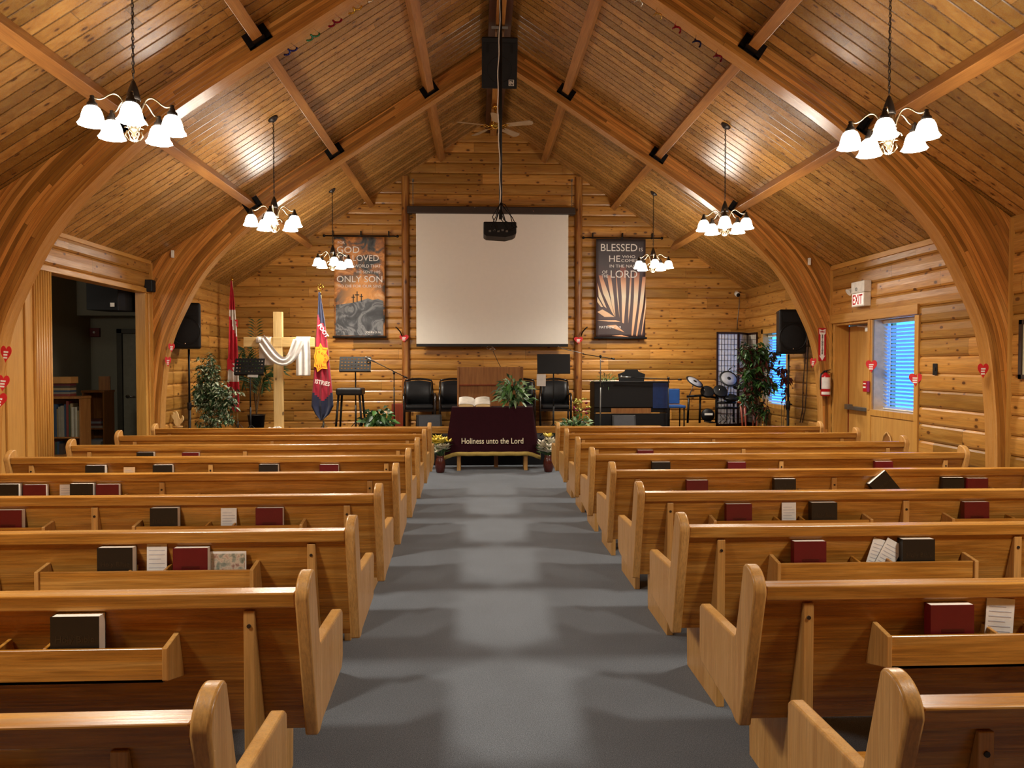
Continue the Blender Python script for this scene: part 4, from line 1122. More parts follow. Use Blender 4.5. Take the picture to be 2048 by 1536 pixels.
# potted greenery by the stool and by the piano
y = 11.98; bush('pothos_plant', 'low leafy green plant on the stage beside the black stool', T(755, y), y, ST, .27, .44, 190, .13, .085, [M_leafm, M_leafd], 22, pot=(.1, .1, M_pot))
y = 11.97; bush('aglaonema_plant', 'low pale-striped green plant at the corner of the piano', T(1150, y), y, ST, .30, .22, 150, .17, .05, [M_lv, M_leafd, M_leafm], 23, pot=(.1, .09, M_pot))
M_fl_y = plain('petal_yellow', '#e9d14a', .6); M_fl_w = plain('petal_cream', '#ece4cf', .6); M_fl_p = plain('petal_magenta', '#a01a5c', .6); M_fl_yg = plain('petal_lime', '#c9c96a', .6)
y = 12.35; bush('flower_arrangement', 'yellow and magenta flower arrangement behind the pale-striped plant', T(1162, y), y, ST, .14, .2, 40, .12, .03, [M_leafm], 24, pot=(.08, .2, M_pot), flowers=[(M_fl_yg, 26, (.36, .58), .18, .045), (M_fl_p, 12, (.34, .52), .16, .05)], cat='flowers')
for px, sd, yy, col_ in ((880, 'left', 11.05, True), (1097, 'right', 11.05, False)):
    x = T(px, yy); r = thing('flower_vase', 'dark vase of %s on the floor %s of the altar table' % ('yellow and white flowers' if col_ else 'white lilies', sd), 'vase', (x, yy, 0), 0, 'floor vases')
    mb = MB(); mb.lathe([(.001, .004), (.055, .004), (.06, .01), (.075, .08), (.075, .16), (.06, .21), (.05, .23), (.06, .25), (.054, .25), (.045, .23), (.001, .22)], n=20); mb.build('vase', M_redw if False else plain('brown_glaze', '#4a1e16', .2), r)
    random.seed(30+px); mb = MB(); mw = MB(); my = MB()
    for i in range(26):
        a = random.uniform(0, 2*PI); rd = random.random()**.5*.12; z_ = random.uniform(.28, .52); c = Vector((rd*math.cos(a), rd*math.sin(a), z_))
        mb.tube([(0, 0, .2), tuple(c)], .002, 4); mb.leaf(c*.9, (math.cos(a), math.sin(a), .3), .1, .02)
        tgt = my if (col_ and z_ > .42) or (not col_ and z_ > .49) else mw
        for q in range(6):
            b_ = 2*PI*q/6; tgt.leaf(c, (math.cos(b_), math.sin(b_)-.5, .6), .09, .055, up=(0, 0, 1), droop=.1)
    mb.build('greenery', M_leafm, r, recalc=False); mw.build('white_blossoms', M_fl_w, r, recalc=False); my.build('yellow_blossoms', M_fl_y, r, recalc=False)
# digital piano seen from behind
y = 12.55; x0, x1 = T(1189, y-.2), T(1338, y-.2); zt = PZ(763, 1265, y-.2)-ST; w = x1-x0
pn = thing('digital_piano', 'black upright digital piano seen from behind, at the right of the stage', 'piano', ((x0+x1)/2, y, ST))
mb = MB(); mb.bb(-w/2, w/2, -.2, -.16, zt*.52, zt-.02); mb.bb(-w/2, w/2, -.2, -.17, .0, zt*.40); mb.build('back_panel', M_black, pn, bevel=.004)
mb = MB(); mb.bb(-w/2-.01, w/2+.01, -.22, .12, zt-.02, zt); mb.build('lid', M_black, pn, bevel=.004)
mb = MB(); mb.bb(-w/2+.03, w/2-.03, -.16, .28, zt*.42, zt*.54); mb.build('key_bed', M_black, pn)
for s in (-1, 1): mb = MB(); mb.bb(s*w/2, s*(w/2-.03), -.16, .3, 0, zt-.02); mb.build('side_panel', M_black, pn, bevel=.004)
mb = MB(); mb.bb(-w/2+.28, w/2-.3, -.205, -.2, zt*.405, zt*.5); mb.build('open_slot_panel', M_pulp, pn)
mb = MB(); mb.bb(w/2-.27, w/2, -.206, -.2, zt*.5, zt-.02); mb.build('blue_panel', plain('navy_gloss', '#16305c', .25), pn)  # navy-coloured panel over the upper right of the back
mb = MB(); mb.prism([(-.21, 0), (.21, 0), (.23, .12), (.12, .16), (.1, .20), (-.1, .20), (-.12, .16), (-.23, .12)], 'Y', -.01, .01)
o = mb.build('music_rest', M_black, None, (T(1264, y-.1), y-.06, ST+zt+.001)); tag(o, 'black shaped music rest standing on top of the piano', 'music rest')
y = 12.9; mb = MB(); mb.bb(-.14, .14, -.18, .18, PZ(800, 1349, y)-ST-.02, PZ(778, 1349, y)-ST); ch = thing('padded_chair', 'dark blue padded chair back showing behind the right end of the piano', 'chair', (T(1349, y), y, ST))
mb.bm.free(); mb = MB(); mb.bb(-.13, .13, .12, .15, .48, PZ(778, 1349, y)-ST); mb.build('backrest', plain('blue_vinyl', '#1f4a86', .4), ch, bevel=.015)
mb = MB(); mb.bb(-.15, .15, -.2, .14, .42, .47); mb.build('seat', plain('blue_vinyl', '#1f4a86', .4), ch, bevel=.015)
for sx in (-1, 1):
    for sy in (-1, 1): mb = MB(); mb.cyl((sx*.13, sy*.14-.02, 0), (sx*.13, sy*.14-.02, .43), .012, 6); mb.build('leg', M_blackm, ch)
y = 12.5; bush('grass_plant', 'spiky green artificial plant drooping over the left end of the piano top', T(1214, y), y, ST+PZ(763, 1265, 12.35)-ST+.002, .17, .08, 60, .14, .012, [M_leafm, M_leafd], 26)
# drum kit
yD = 12.75
dk = thing('electronic_drum_kit', 'black electronic drum kit with two grey cymbal pads before the folding screen', 'drum kit', (T(1422, yD), yD, ST))
D = lambda px, py, dy=0.: Vector((T(px, yD)-T(1422, yD), dy, PZ(py, px, yD)-ST))
def cym(px, py, tx, ty, r_=.165):
    mb = MB(); c = D(px, py); R = Euler((tx, ty, 0)).to_matrix(); q = MB(); q.bm.free()
    n0 = 0; mb.lathe([(.001, .012), (.03, .012), (.034, .004), (r_*.97, -.004), (r_, -.008), (r_*.97, -.012), (.001, -.004)], n=28)
    for v in mb.bm.verts: v.co = R @ v.co + c
    o = mb.build('cymbal_pad', M_black, dk)
    mb = MB(); mb.lathe([(.04, .0055), (r_*.8, .0), (r_*.8, -.003), (.04, .002)], n=28)
    for v in mb.bm.verts: v.co = R @ v.co + c
    mb.build('playing_surface', plain('grey_rubber', '#8b8b90', .6), o)
    return c
c1 = cym(1390, 763, .5, .42); c2 = cym(1458, 757, .95, .05, .165)
def dbar(pts, r_, nm, m=M_blackm): mb = MB(); mb.tube([tuple(p) for p in pts], r_, 8); mb.build(nm, m, dk)
dbar([D(1376, 846), D(1378, 796)], .019, 'rack_leg'); dbar([D(1400, 846), D(1401, 792)], .019, 'rack_leg'); dbar([D(1433, 846), D(1433, 790)], .019, 'rack_leg'); dbar([D(1474, 846, .15), D(1474, 800, .15)], .019, 'rack_leg')
dbar([D(1374, 793), D(1405, 791), D(1436, 796)], .02, 'rack_bar'); dbar([D(1433, 805), D(1472, 805)], .02, 'rack_bar'); dbar([D(1434, 815), D(1475, 816)], .02, 'rack_bar')
dbar([D(1378, 795), D(1385, 775), D(1388, 765)], .009, 'cymbal_arm', M_chrome); dbar([D(1457, 846, .1), D(1457, 800, .05), D(1458, 759)], .009, 'cymbal_arm', M_chrome)
for px, py, tx, r_ in ((1415, 783, .9, .115), (1441, 782, .9, .12), (1461, 794, .35, .13), (1478, 772, .2, .1)):
    mb = MB(); R = Euler((tx, 0, 0)).to_matrix(); mb.lathe([(r_*.8, -.05), (r_, -.03), (r_, .01), (r_*.93, .016), (.001, .012)], n=24)
    for v in mb.bm.verts: v.co = R @ v.co + D(px, py)
    o = mb.build('drum_pad', M_black, dk)
    mb = MB(); mb.lathe([(r_*1.0, .012), (r_*1.03, .0), (r_*1.0, -.006)], n=24, close=True)
    for v in mb.bm.verts: v.co = R @ v.co + D(px, py)
    mb.build('rim', M_blackm, o)
dbar([D(1410, 790), D(1409, 778)], .008, 'pad_clamp', M_chrome); dbar([D(1439, 790), D(1439, 777)], .008, 'pad_clamp', M_chrome)
mb = MB(); mb.lathe([(.11, -.03), (.115, .0), (.11, .04), (.001, .045)], c=D(1416, 830), n=24, rot=(PI/2, 0, 0)); o = mb.build('kick_pad', M_black, dk)
mb = MB(); mb.bb(-.07, .07, -.002, 0, -.018, .018); mb.build('badge', M_white, o, loc=D(1416, 828)+Vector((0, -.05, 0)))
mb = MB(); mb.box(tuple(D(1416, 843, -.1)), (.1, .3, .02)); mb.build('pedal', M_blackm, dk)
for i in range(4): dbar([D(1440+8*i, 830, -.02), D(1446+7*i, 838, -.05), D(1436+12*i, 848, 0)], .006, 'cable', M_black)
# folding shoji screen
yS_ = 13.2
def shoji(pxs, ys, ztop, label):
    r = thing('folding_screen', label, 'screen', (T(pxs[0], ys[0]), ys[0], ST))
    h = ztop-ST; frm = plain('dark_walnut_frame', '#2c1812', .75, spec=.2); pap = plain('rice_paper', '#d9d2c4', .9)
    for i in range(len(pxs)-1):
        a = Vector((T(pxs[i], ys[i])-T(pxs[0], ys[0]), ys[i]-ys[0])); b_ = Vector((T(pxs[i+1], ys[i+1])-T(pxs[0], ys[0]), ys[i+1]-ys[0]))
        d = b_-a; L = d.length; ang = math.atan2(d.y, d.x)
        pn_ = MB(); pn_.bb(.02, L-.02, -.002, .002, .12, h-.03)
        o = pn_.build('paper_panel', pap, r, (a.x, a.y, 0)); o.rotation_euler = (0, 0, ang)
        mb = MB(); 
        for u0, u1, z0, z1 in ((0.003, .03, .02, h), (L-.03, L-.003, .02, h), (.003, L-.003, h-.035, h), (.003, L-.003, .1, .13)): mb.bb(u0, u1, -.012, .012, z0, z1)
        mb.bb(.03, L-.03, -.006, .006, .02, .1)
        for k_ in range(1, 6): mb.bb(.03+(L-.06)*k_/6-.003, .03+(L-.06)*k_/6+.003, -.006, .006, .12, h-.03)
        nz = 17
        for k_ in range(1, nz): mb.bb(.03, L-.03, -.006, .006, .12+(h-.15)*k_/nz-.003, .12+(h-.15)*k_/nz+.003)
        o = mb.build('lattice_frame', frm, r, (a.x, a.y, 0)); o.rotation_euler = (0, 0, ang)
    return r
shoji([1433, 1477, 1495, 1514], [12.95, 13.05, 13.45, 13.05], PZ(664, 1455, 13.0), 'three-panel folding screen with dark lattice and white paper in the right corner')
# small red wood stand
y = 12.5; r = thing('wooden_stand', 'small reddish wooden stand with splayed legs between drum kit and ficus', 'stand', (T(1500, y), y, ST))
zt = PZ(803, 1500, y)-ST
mb = MB(); mb.bb(-.17, .17, -.12, .12, zt-.03, zt); mb.build('top', M_redw, r, bevel=.004)
for sx in (-1, 1):
    for sy in (-1, 1): mb = MB(); mb.tube([(sx*.12, sy*.09, zt-.03), (sx*.09, sy*.08, .12), (sx*.14, sy*.11, 0)], [.024, .015, .018], 8); mb.build('leg', M_redw, r)
# dove
y = 10.9; x = T(354, y); z0 = PZ(852, 354, y)
r = thing('dove_stand', 'small wooden pedestal beneath the carved dove, hidden behind the pews', 'pedestal', (x, y, 0)); mb = MB(); mb.lathe([(.09, 0), (.09, .02), (.03, .05), (.03, z0-.03), (.07, z0-.02), (.07, z0)], n=16); mb.build('pedestal', M_oakZ, r)
mb = MB(); pts = [(-.015, 0), (.03, .0), (.035, .025), (.065, .05), (.085, .085), (.088, .12), (.07, .15), (.06, .148), (.062, .12), (.04, .10), (.02, .115), (.015, .16), (-.005, .20), (-.025, .215), (-.03, .17), (-.045, .195), (-.065, .20), (-.06, .155), (-.085, .165), (-.08, .125), (-.05, .085), (-.055, .05), (-.035, .02)]
mb.prism(pts, 'Y', -.012, .012); o = mb.build('carved_dove', M_pine, None, (x, y, z0+.001), bevel=.004); tag(o, 'small pale wooden dove cut-out with raised wings at the left of the stage', 'ornament')

# ------------------------------------------------------------------ screen, banners, ceiling gear
def fit_text(body, x0, x1, y0, y1, Y, mat, par, base, dy=0., bold=.0, name='lettering'):
    a, b_ = A(x0, y0, Y), A(x1, y1, Y)
    o = text(body, 1., mat, par, (0, 0, 0), bold=bold, align='LEFT')
    vs = o.data.vertices; mx_ = max(v.co.x for v in vs); mn = min(v.co.x for v in vs); my = max(v.co.y for v in vs); mny = min(v.co.y for v in vs)
    sx, sy = (b_.x-a.x)/(mx_-mn), (a.z-b_.z)/(my-mny)
    for v in vs: v.co.x = (v.co.x-mn)*sx; v.co.y = (v.co.y-mny)*sy; v.co.z *= .6
    o.location = (a.x-base[0], Y-base[1]+dy, b_.z-base[2]); return o
y = 13.50; x0, x1 = T(833, y), T(1136, y); z1, z0 = PZ(428, 984, y), PZ(690, 984, y); cx_ = (x0+x1)/2; w = x1-x0
sr = thing('projection_screen', 'large blank projection screen hanging on the log wall between two posts', 'screen', (cx_, y, z0))
mb = MB(); mb.bb(-w/2, w/2, -.002, .002, .02, z1-z0); mb.build('screen_fabric', M_screen, sr)
M_bord = plain('black_border', '#101010', .7)
mb = MB(); mb.bb(-w/2-.0, w/2, -.012, .012, -.03, .02); mb.build('weight_bar', M_bord, sr, bevel=.005)
for q0 in (-w/2, w/2-.012):
    mb = MB(); mb.bb(q0, q0+.012, -.0035, -.002, .02, z1-z0); mb.build('edge_binding', plain('pale_binding', '#efe9d8', .7), sr)
xa, xb = T(815, y)-cx_, T(1150, y)-cx_; zz0 = z1-z0
mb = MB(); mb.bb(xa, xb, -.05, .05, zz0-.004, zz0+.125); mb.build('case', M_dbrown, sr, bevel=.015)
mb = MB(); mb.sphere((T(1066, y)-cx_, -.055, zz0+.05), .009, (1, .5, 1), 8); mb.sphere((T(950, y)-cx_, -.055, zz0+.11), .008, (1, .5, 1), 8); mb.build('case_screw', M_chrome, sr)
mb = MB(); mb.tube([(-w*.0-.05+.06*math.cos(t), -.01, -.045+.028*math.sin(t)) for t in [PI*2*i/12 for i in range(12)]], .004, 5, closed=True); mb.build('pull_ring', M_chrome, sr)
for px in (827, 1143):
    xq = T(px, y)-cx_; ztop = PZ(362, px, y)-z0; mb = MB(); n = 22
    for i in range(n):
        zc = zz0+.13+(ztop-zz0-.13)*(i+.5)/n; L = (ztop-zz0-.13)/n*1.25
        mb.tube([((xq+.012*math.cos(t)) if i % 2 else xq, (0 if i % 2 else .012*math.cos(t)), zc+L/2*math.sin(t)) for t in [2*PI*j/8 for j in range(8)]], .004, 4, closed=True)
    mb.box((xq, .04, ztop+.02), (.03, .12, .03)); mb.build('hanging_chain', M_gray, sr)
mb = MB(); mb.bb(xa+.02, xa+.08, .05, .14, zz0, zz0+.1); mb.bb(xb-.08, xb-.02, .05, .14, zz0, zz0+.1); mb.build('wall_bracket', M_blackm, sr)
# banners
def banner(pxs, pys, label, mat, rod):
    y = 13.58; a, b_ = A(pxs[0], pys[0], y), A(pxs[1], pys[1], y); w = b_.x-a.x; h = a.z-b_.z
    r = thing('banner', label, 'banner', ((a.x+b_.x)/2, y, b_.z), 0, 'hanging cloth banners')
    P = []
    for i in range(30):
        z = h*i/29; P.append([(-w/2+w*j/16, -.012+.003*math.sin(z*9+j*.7)*(1-z/h)+.001*math.sin(j*1.3), z) for j in range(17)])
    mb = MB(); mb.grid(P); mb.build('cloth', mat, r, solid=.003)
    mb = MB(); mb.cyl((-w/2-.03, -.012, -.01), (w/2+.03, -.012, -.01), .018, 10); mb.build('bottom_rod', M_bord, r)
    mb = MB(); xa, xb = T(rod[0], y)-r.location.x, T(rod[1], y)-r.location.x; mb.cyl((xa, -.012, h+.02), (xb, -.012, h+.02), .011, 8); mb.sphere((xa, -.012, h+.02), .026, n=8); mb.sphere((xb, -.012, h+.02), .026, n=8)
    for t in (.12, .5, .88): mb.box((xa+(xb-xa)*t, .02, h+.06), (.02, .08, .1))
    mb.build('hanging_rod', M_blackm, r); return r, w, h
k = N('banner_fire_sky'); c = k.n('ShaderNodeTexCoord').outputs['Object']; q = k.xyz(c)
nz = k.noise(k.vec(q[0], 0., k.ma('MULTIPLY', q[2], 1.2)), 3.2, 6., .65, .8)
sky = k.ramp(nz, [(.33, '#23282d'), (.43, '#4a4c4a'), (.5, '#9c643a'), (.58, '#d8924e'), (.7, '#efcb98')])
dx = k.ma('SUBTRACT', q[0], .03); dz_ = k.ma('SUBTRACT', q[2], .72); dd = k.ma('SQRT', k.ma('ADD', k.ma('MULTIPLY', dx, dx), k.ma('MULTIPLY', dz_, dz_)))
glow = k.mr(k.ma('ADD', dd, k.ma('MULTIPLY', nz, .25)), .18, .55, 1., 0.)
k.put(k.b.inputs['Base Color'], k.mix(glow, sky, lin('#f2a544'))); k.b.inputs['Roughness'].default_value = .55; M_ban1 = k.m
k = N('banner_silver_folds'); c = k.n('ShaderNodeTexCoord').outputs['Object']; n_ = k.noise(c, 3.2, 4., .5, 1.6)
k.put(k.b.inputs['Base Color'], k.ramp(n_, [(.34, '#15161a'), (.45, '#3c3d40'), (.53, '#7a7a7a'), (.6, '#2a2a2e'), (.7, '#b5b3ae')])); k.b.inputs['Roughness'].default_value = .5; M_ban2 = k.m
r, w, h = banner((668, 770), (474, 673), 'dark fire-sky banner with white lettering and three crosses, left of the screen', M_ban1, (650, 796))
def pol(par, pts, Y, dy, mat, name, th=.002):
    mb = MB(); L = par.location; mb.prism([(A(px, py, Y).x-L.x, A(px, py, Y).z-L.z) for px, py in pts], 'Y', Y-L.y+dy, Y-L.y+dy-th); return mb.build(name, mat, par)
pol(r, [(672, 671), (672, 610), (688, 608), (704, 606), (720, 602), (736, 597), (745, 600), (756, 598), (767, 602), (767, 671)], 13.58, -.0180, M_ban2, 'rock_hill_print')
for cx0, cy0, s_ in ((714.5, 583, 1.0), (707, 589, .8), (723, 588, .75)):
    pol(r, [(cx0-.9, cy0+22*s_), (cx0+.9, cy0+22*s_), (cx0+.9, cy0+8*s_), (cx0+4.5*s_, cy0+8*s_), (cx0+4.5*s_, cy0+6*s_), (cx0+.9, cy0+6*s_), (cx0+.9, cy0), (cx0-.9, cy0), (cx0-.9, cy0+6*s_), (cx0-4.5*s_, cy0+6*s_), (cx0-4.5*s_, cy0+8*s_), (cx0-.9, cy0+8*s_)], 13.58, -.0195, M_bord, 'cross_print', .003)
M_txt = plain('white_banner_ink', '#ece6dc', .6); bl = tuple(r.location)
for s_, a, b_, c, d in (('FOR', 676, 690, 483, 488.5), ('GOD', 674, 719, 493, 506.5), ('SO LOVED', 678, 758, 510, 522.5), ('THE WORLD THAT', 692, 762, 529, 535.5), ('HE SENT HIS', 714, 761, 541.5, 547), ('ONLY SON', 674, 765, 552, 565), ('TO DIE FOR OUR SINS', 676, 763, 569.5, 575.5), ('JOHN 3:16', 731, 762, 662.5, 668)):
    fit_text(s_, a, b_, c, d, 13.58, M_txt, r, bl, dy=-.0235)
k = N('banner_plum'); c = k.n('ShaderNodeTexCoord').outputs['Object']; q = k.xyz(c)
k.put(k.b.inputs['Base Color'], k.ramp(k.ma('ADD', k.ma('DIVIDE', q[2], 1.78), k.ma('MULTIPLY', k.ma('SUBTRACT', k.noise(c, 6., 4.), .5), .3)), [(0., '#3a2c2a'), (.5, '#57393a'), (.75, '#4b4244'), (1., '#3a3436')])); k.b.inputs['Roughness'].default_value = .5; M_ban3 = k.m
k = N('banner_sunlit_strip'); c = k.n('ShaderNodeTexCoord').outputs['Object']; q = k.xyz(c)
k.put(k.b.inputs['Base Color'], k.ramp(k.ma('DIVIDE', q[2], 1.78), [(0., '#c98a5c'), (.28, '#f0c69a'), (.42, '#f6e6c4'), (.55, '#e9ae84'), (.66, '#9c5440'), (.74, '#5a3a3a')])); k.b.inputs['Roughness'].default_value = .5; M_ban4 = k.m
r, w, h = banner((1192, 1290), (478, 675), 'dark banner with bright palm-leaf pattern and white lettering, right of the screen', M_ban3, (1166, 1322))
zc = lambda p: (1180+p[0]/6.98, 465+p[1]/6.98)
for pts in ([(120, 600), (165, 600), (260, 860), (345, 1180), (300, 1110), (180, 850)], [(235, 600), (290, 600), (330, 900), (352, 1180), (300, 1000)], [(352, 500), (368, 600), (400, 1000), (408, 1190), (375, 900)], [(415, 480), (500, 480), (500, 900), (470, 1270), (445, 1260), (440, 900)],
            [(560, 560), (580, 600), (560, 1000), (530, 1270), (535, 1000)], [(615, 560), (690, 560), (660, 1000), (595, 1440), (575, 1440), (610, 900)], [(730, 620), (775, 620), (740, 1000), (655, 1450), (640, 1440), (690, 1000)], [(778, 900), (778, 1050), (740, 1320), (720, 1440), (715, 1400)],
            [(100, 700), (130, 800), (230, 1060), (190, 1030), (120, 900)], [(100, 900), (180, 1040), (150, 1040), (100, 970)], [(100, 1110), (170, 1075), (250, 1120), (340, 1180), (200, 1180)], [(95, 1225), (360, 1225), (425, 1250), (250, 1245)], [(230, 1300), (360, 1290), (480, 1395), (300, 1330)], [(300, 1440), (440, 1430), (540, 1460), (380, 1450)]):
    pol(r, [zc(p) for p in pts], 13.58, -.0180, M_ban4, 'palm_strip_print')
bl = tuple(r.location)
for s_, a, b_, c, d in (('BLESSED', 1201.5, 1274, 488, 503), ('IS', 1278, 1285, 496, 503), ('HE', 1218, 1240, 511.5, 524), ('WHO', 1244, 1270, 511, 516.5), ('COMES', 1242, 1275, 518.5, 524.5), ('IN THE NAME', 1219, 1277, 529.5, 535.5), ('OF', 1204, 1214.5, 541.5, 547.5), ('THE', 1203, 1216, 549.5, 555.5), ('LORD', 1221, 1274, 541, 556), ('MATTHEW 21:9', 1198, 1241, 652, 657)):
    fit_text(s_, a, b_, c, d, 13.58, M_txt, r, bl, dy=-.0215)
# hanging loudspeaker at the ridge
y = 9.4; a, b_ = A(963, 85, y), A(1034, 178, y); w = b_.x-a.x; h = (a.z-b_.z)*1.03
r = thing('hanging_loudspeaker', 'black loudspeaker hanging under the roof ridge with a small square emblem', 'loudspeaker', ((a.x+b_.x)/2, y, b_.z)); r.rotation_euler = (.42, 0, 0)
mb = MB(); mb.prism([(-w/2, 0), (w/2, 0), (w/2*.66, .34), (-w/2*.66, .34)], 'Z', 0, h); mb.build('cabinet', M_black, r, bevel=.01)
mb = MB(); mb.bb(-w/2+.02, w/2-.02, -.006, 0, .015, h-.06); mb.build('grille', M_grille, r, bevel=.004)
mb = MB(); mb.tube([(.148*math.cos(t), -.007, .215+.148*math.sin(t)) for t in [2*PI*i/32 for i in range(32)]], .003, 5, closed=True); mb.build('woofer_ring', M_black, r)
for s in (-1, 1):
    mb = MB(); mb.bb(s*.148-.014, s*.148+.014, -.012, -.004, h-.17, h-.075); mb.build('bass_port', plain('deep_black', '#030303', .9), r)
mb = MB(); mb.bb(-.05, .05, -.0085, -.006, h-.17, h-.07); mb.build('horn_mouth', M_black, r)
mb = MB(); e0, e1, f0, f1 = .115, .18, .035, .105
for q in ((e0, e1, f0, f0+.006), (e0, e1, f1-.006, f1), (e0, e0+.006, f0, f1), (e1-.006, e1, f0, f1)): mb.bb(q[0], q[1], -.009, -.006, q[2], q[3])
mb.build('emblem_frame', M_white, r)
text('EV', .05, M_white, r, (.1475, -.0095, .052), sx=.8, bold=.0015, name='emblem_letters')
mb = MB(); mb.cyl((-.02, .12, h), (-.02, .12, h+.12), .008, 8); mb.bb(-.10, .10, .10, .14, h+.09, h+.12)
zb_ = 5.72 - b_.z; mb.cyl((0, .12, h+.1), (0, .12+math.sin(.42)*.10, h+.18), .008, 8); mb.build('hanger', M_gray, r)
# projector
y = 8.0; a, b_ = A(967, 443, y), A(1033, 472, y); xq = T(1002, y); w = b_.x-a.x; h = a.z-b_.z
r = thing('ceiling_projector', 'black projector hanging on a long pole from the roof ridge before the screen', 'projector', (xq, y, b_.z)); xo = (a.x+b_.x)/2-xq
mb = MB(); mb.prism([(xo-w/2, .02), (xo-w/2+.03, 0), (xo+.06, -.012), (xo+w/2-.03, .01), (xo+w/2, .03), (xo+w/2, h), (xo-w/2, h)], 'Y', 0, .3); mb.build('housing', M_black, r, bevel=.01)
mb = MB()
for i in range(5): mb.bb(xo-.12+.045*i, xo-.095+.045*i, -.004, 0, .04+.01*(i % 2), .06+.01*(i % 2))
mb.build('port', M_gray, r)
mb = MB(); mb.cyl((0, .13, h+.05), (.0, .13, 5.72-b_.z), .018, 12); mb.build('pole', M_black, r)
mb = MB()
for sx in (-1, 1): mb.tube([(0, .13, h+.16), (sx*.03, .13, h+.1), (sx*.06, .13, h)], .007, 6)
mb.bb(-.09, .09, .08, .18, h, h+.012); mb.build('mount', M_blackm, r)
mb = MB(); random.seed(3)
zt = 5.7-b_.z
mb.tube([(-.018+.012*math.sin(z*3.1)+.004*math.sin(z*17), .10, z) for z in [h+.15+(zt-h-.15)*i/40 for i in range(41)]], .0055, 6); mb.build('white_cable', M_white, r)
mb = MB()
for (ex, mz, bx) in ((-.11, .12, -.05), (.17, .09, .12), (.13, .15, .10), (.07, .05, .0), (-.05, .1, -.09), (.15, .04, .03)):
    mb.tube([(0, .1, h+.22), (bx*.5, .07, h+mz+.04), (bx, .0, h+mz*.5), (ex, -.012, h*.6), (ex*.6, -.012, h*.35)], .005, 6)
mb.build('cable_loop', M_black, r)
# ceiling fan
y = 12.0; p = A(992, 250, y); r = thing('ceiling_fan', 'brass ceiling fan with pale wooden blades under the ridge above the stage', 'fan', (RX, y, p.z))
mb = MB(); mb.cyl((0, 0, .05), (0, 0, 5.72-p.z), .012, 8); mb.lathe([(.001, .0), (.06, 0), (.05, .05), (.02, .07)], c=(0, 0, 5.65-p.z), n=16); mb.build('downrod', M_gold, r)
mb = MB(); mb.lathe([(.001, -.07), (.03, -.065), (.05, -.05), (.085, -.03), (.095, 0), (.09, .03), (.05, .06), (.02, .07)], n=24); mb.build('motor', M_gold, r)
for i in range(5):
    a_ = math.radians(-20+72*i); d = Vector((math.cos(a_), math.sin(a_), 0)); s_ = Vector((-d.y, d.x, 0))
    mb = MB(); pts = []
    for (u, v, zz) in ((.2, -.045, -.02), (.58, -.065, -.02), (.62, -.03, -.02), (.62, .03, -.02), (.58, .065, -.02), (.2, .045, -.02)):
        pts.append(d*u + s_*v + Vector((0, 0, zz-v*.22)))
    vs = [mb.bm.verts.new(q+Vector((0, 0, zz))) for zz in (0, .007) for q in pts]
    mb.face(vs[:6]); mb.face(vs[6:][::-1])
    for j in range(6): mb.face([vs[j], vs[(j+1) % 6], vs[6+(j+1) % 6], vs[6+j]])
    bl_ = mb.build('blade', plain('pale_blade_wood', '#a98e6c', .45), r)
    mb = MB()
    for sg in (-1, 1): mb.tube([d*.08+Vector((0, 0, -.01)), d*.12+s_*sg*.03+Vector((0, 0, -.04)), d*.17+s_*sg*.035+Vector((0, 0, -.02)), d*.24+s_*sg*.015+Vector((0, 0, -.018))], .007, 6)
    mb.build('blade_iron', M_gold, bl_)
# ------------------------------------------------------------------ paper hearts
def heart(loc, w, h, rz, label, roll=0.):
    r = thing('paper_heart', label, 'heart', loc, rz, 'red paper hearts'); r.rotation_euler = (0, roll, rz)
    pts = []
    for i in range(28):
        t = 2*PI*i/28; x_ = 16*math.sin(t)**3/16; z_ = (13*math.cos(t)-5*math.cos(2*t)-2*math.cos(3*t)-math.cos(4*t)+2.5)/15
        pts.append((x_*w/2, z_*h/2))
    mb = MB(); mb.prism(pts, 'Y', -.003, 0); mb.build('heart', M_red, r)
    mb = MB()
    for q in (.12, -.04, -.2): mb.bb(-w*.2, w*.2*(1 if q > 0 else .7), -.0045, -.003, h*q-.004*h/.15, h*q+.01*h/.15)
    mb.build('written_line', M_white, r); return r
for px, py, Y, w, h, rz, lab, rl in (
    (12, 709, 6.72, .095, .155, .0, 'red paper heart, highest of three on the left near arch', .08), (6, 767, 6.70, .10, .15, .2, 'red paper heart, middle of three on the left near arch', .1), (-2, 803, 6.70, .12, .16, .2, 'red paper heart, lowest of three on the left near arch', .1),
    (343, 696, 10.27, .085, .13, .6, 'red paper heart, upper one on the left far arch', .0), (336, 724, 10.27, .08, .15, .5, 'red paper heart, lower one on the left far arch', .0),
    (808, 677, 13.59, .165, .145, 0, 'red paper heart on the wall post left of the screen', 0), (1157, 681, 13.59, .165, .14, 0, 'red paper heart on the wall post right of the screen', 0),
    (1626, 726, 10.26, .085, .145, -.4, 'red paper heart on the right far arch, below the fire extinguisher sign', .1), (1966, 742, 6.72, .105, .145, 0, 'red paper heart on the right near arch', 0)):
    p = A(px, py, Y); heart(p, w, h, rz, lab, rl)
p = onX(1743, 733, XR-.035); heart(p, .19, .165, -PI/2+.25, 'red paper heart on the post between exit door and window')
p = onX(1831, 760, XR-.035); heart(p, .17, .155, -PI/2+.35, 'red paper heart on the near window casing')
mb = MB()
for px, sg in ((798, 1), (1168, -1)):
    mb = MB(); mb.tube([A(px+sg*6, 672, 13.58), A(px+sg*3, 664, 13.53), A(px-sg*3, 657, 13.5), A(px-sg*7, 654, 13.5)], .012, 6)
    tag(mb.build('wall_hook', M_blackm, center=True), 'dark iron hook on the %s screen post, just above a paper heart' % ('left' if sg > 0 else 'right'), 'hook')
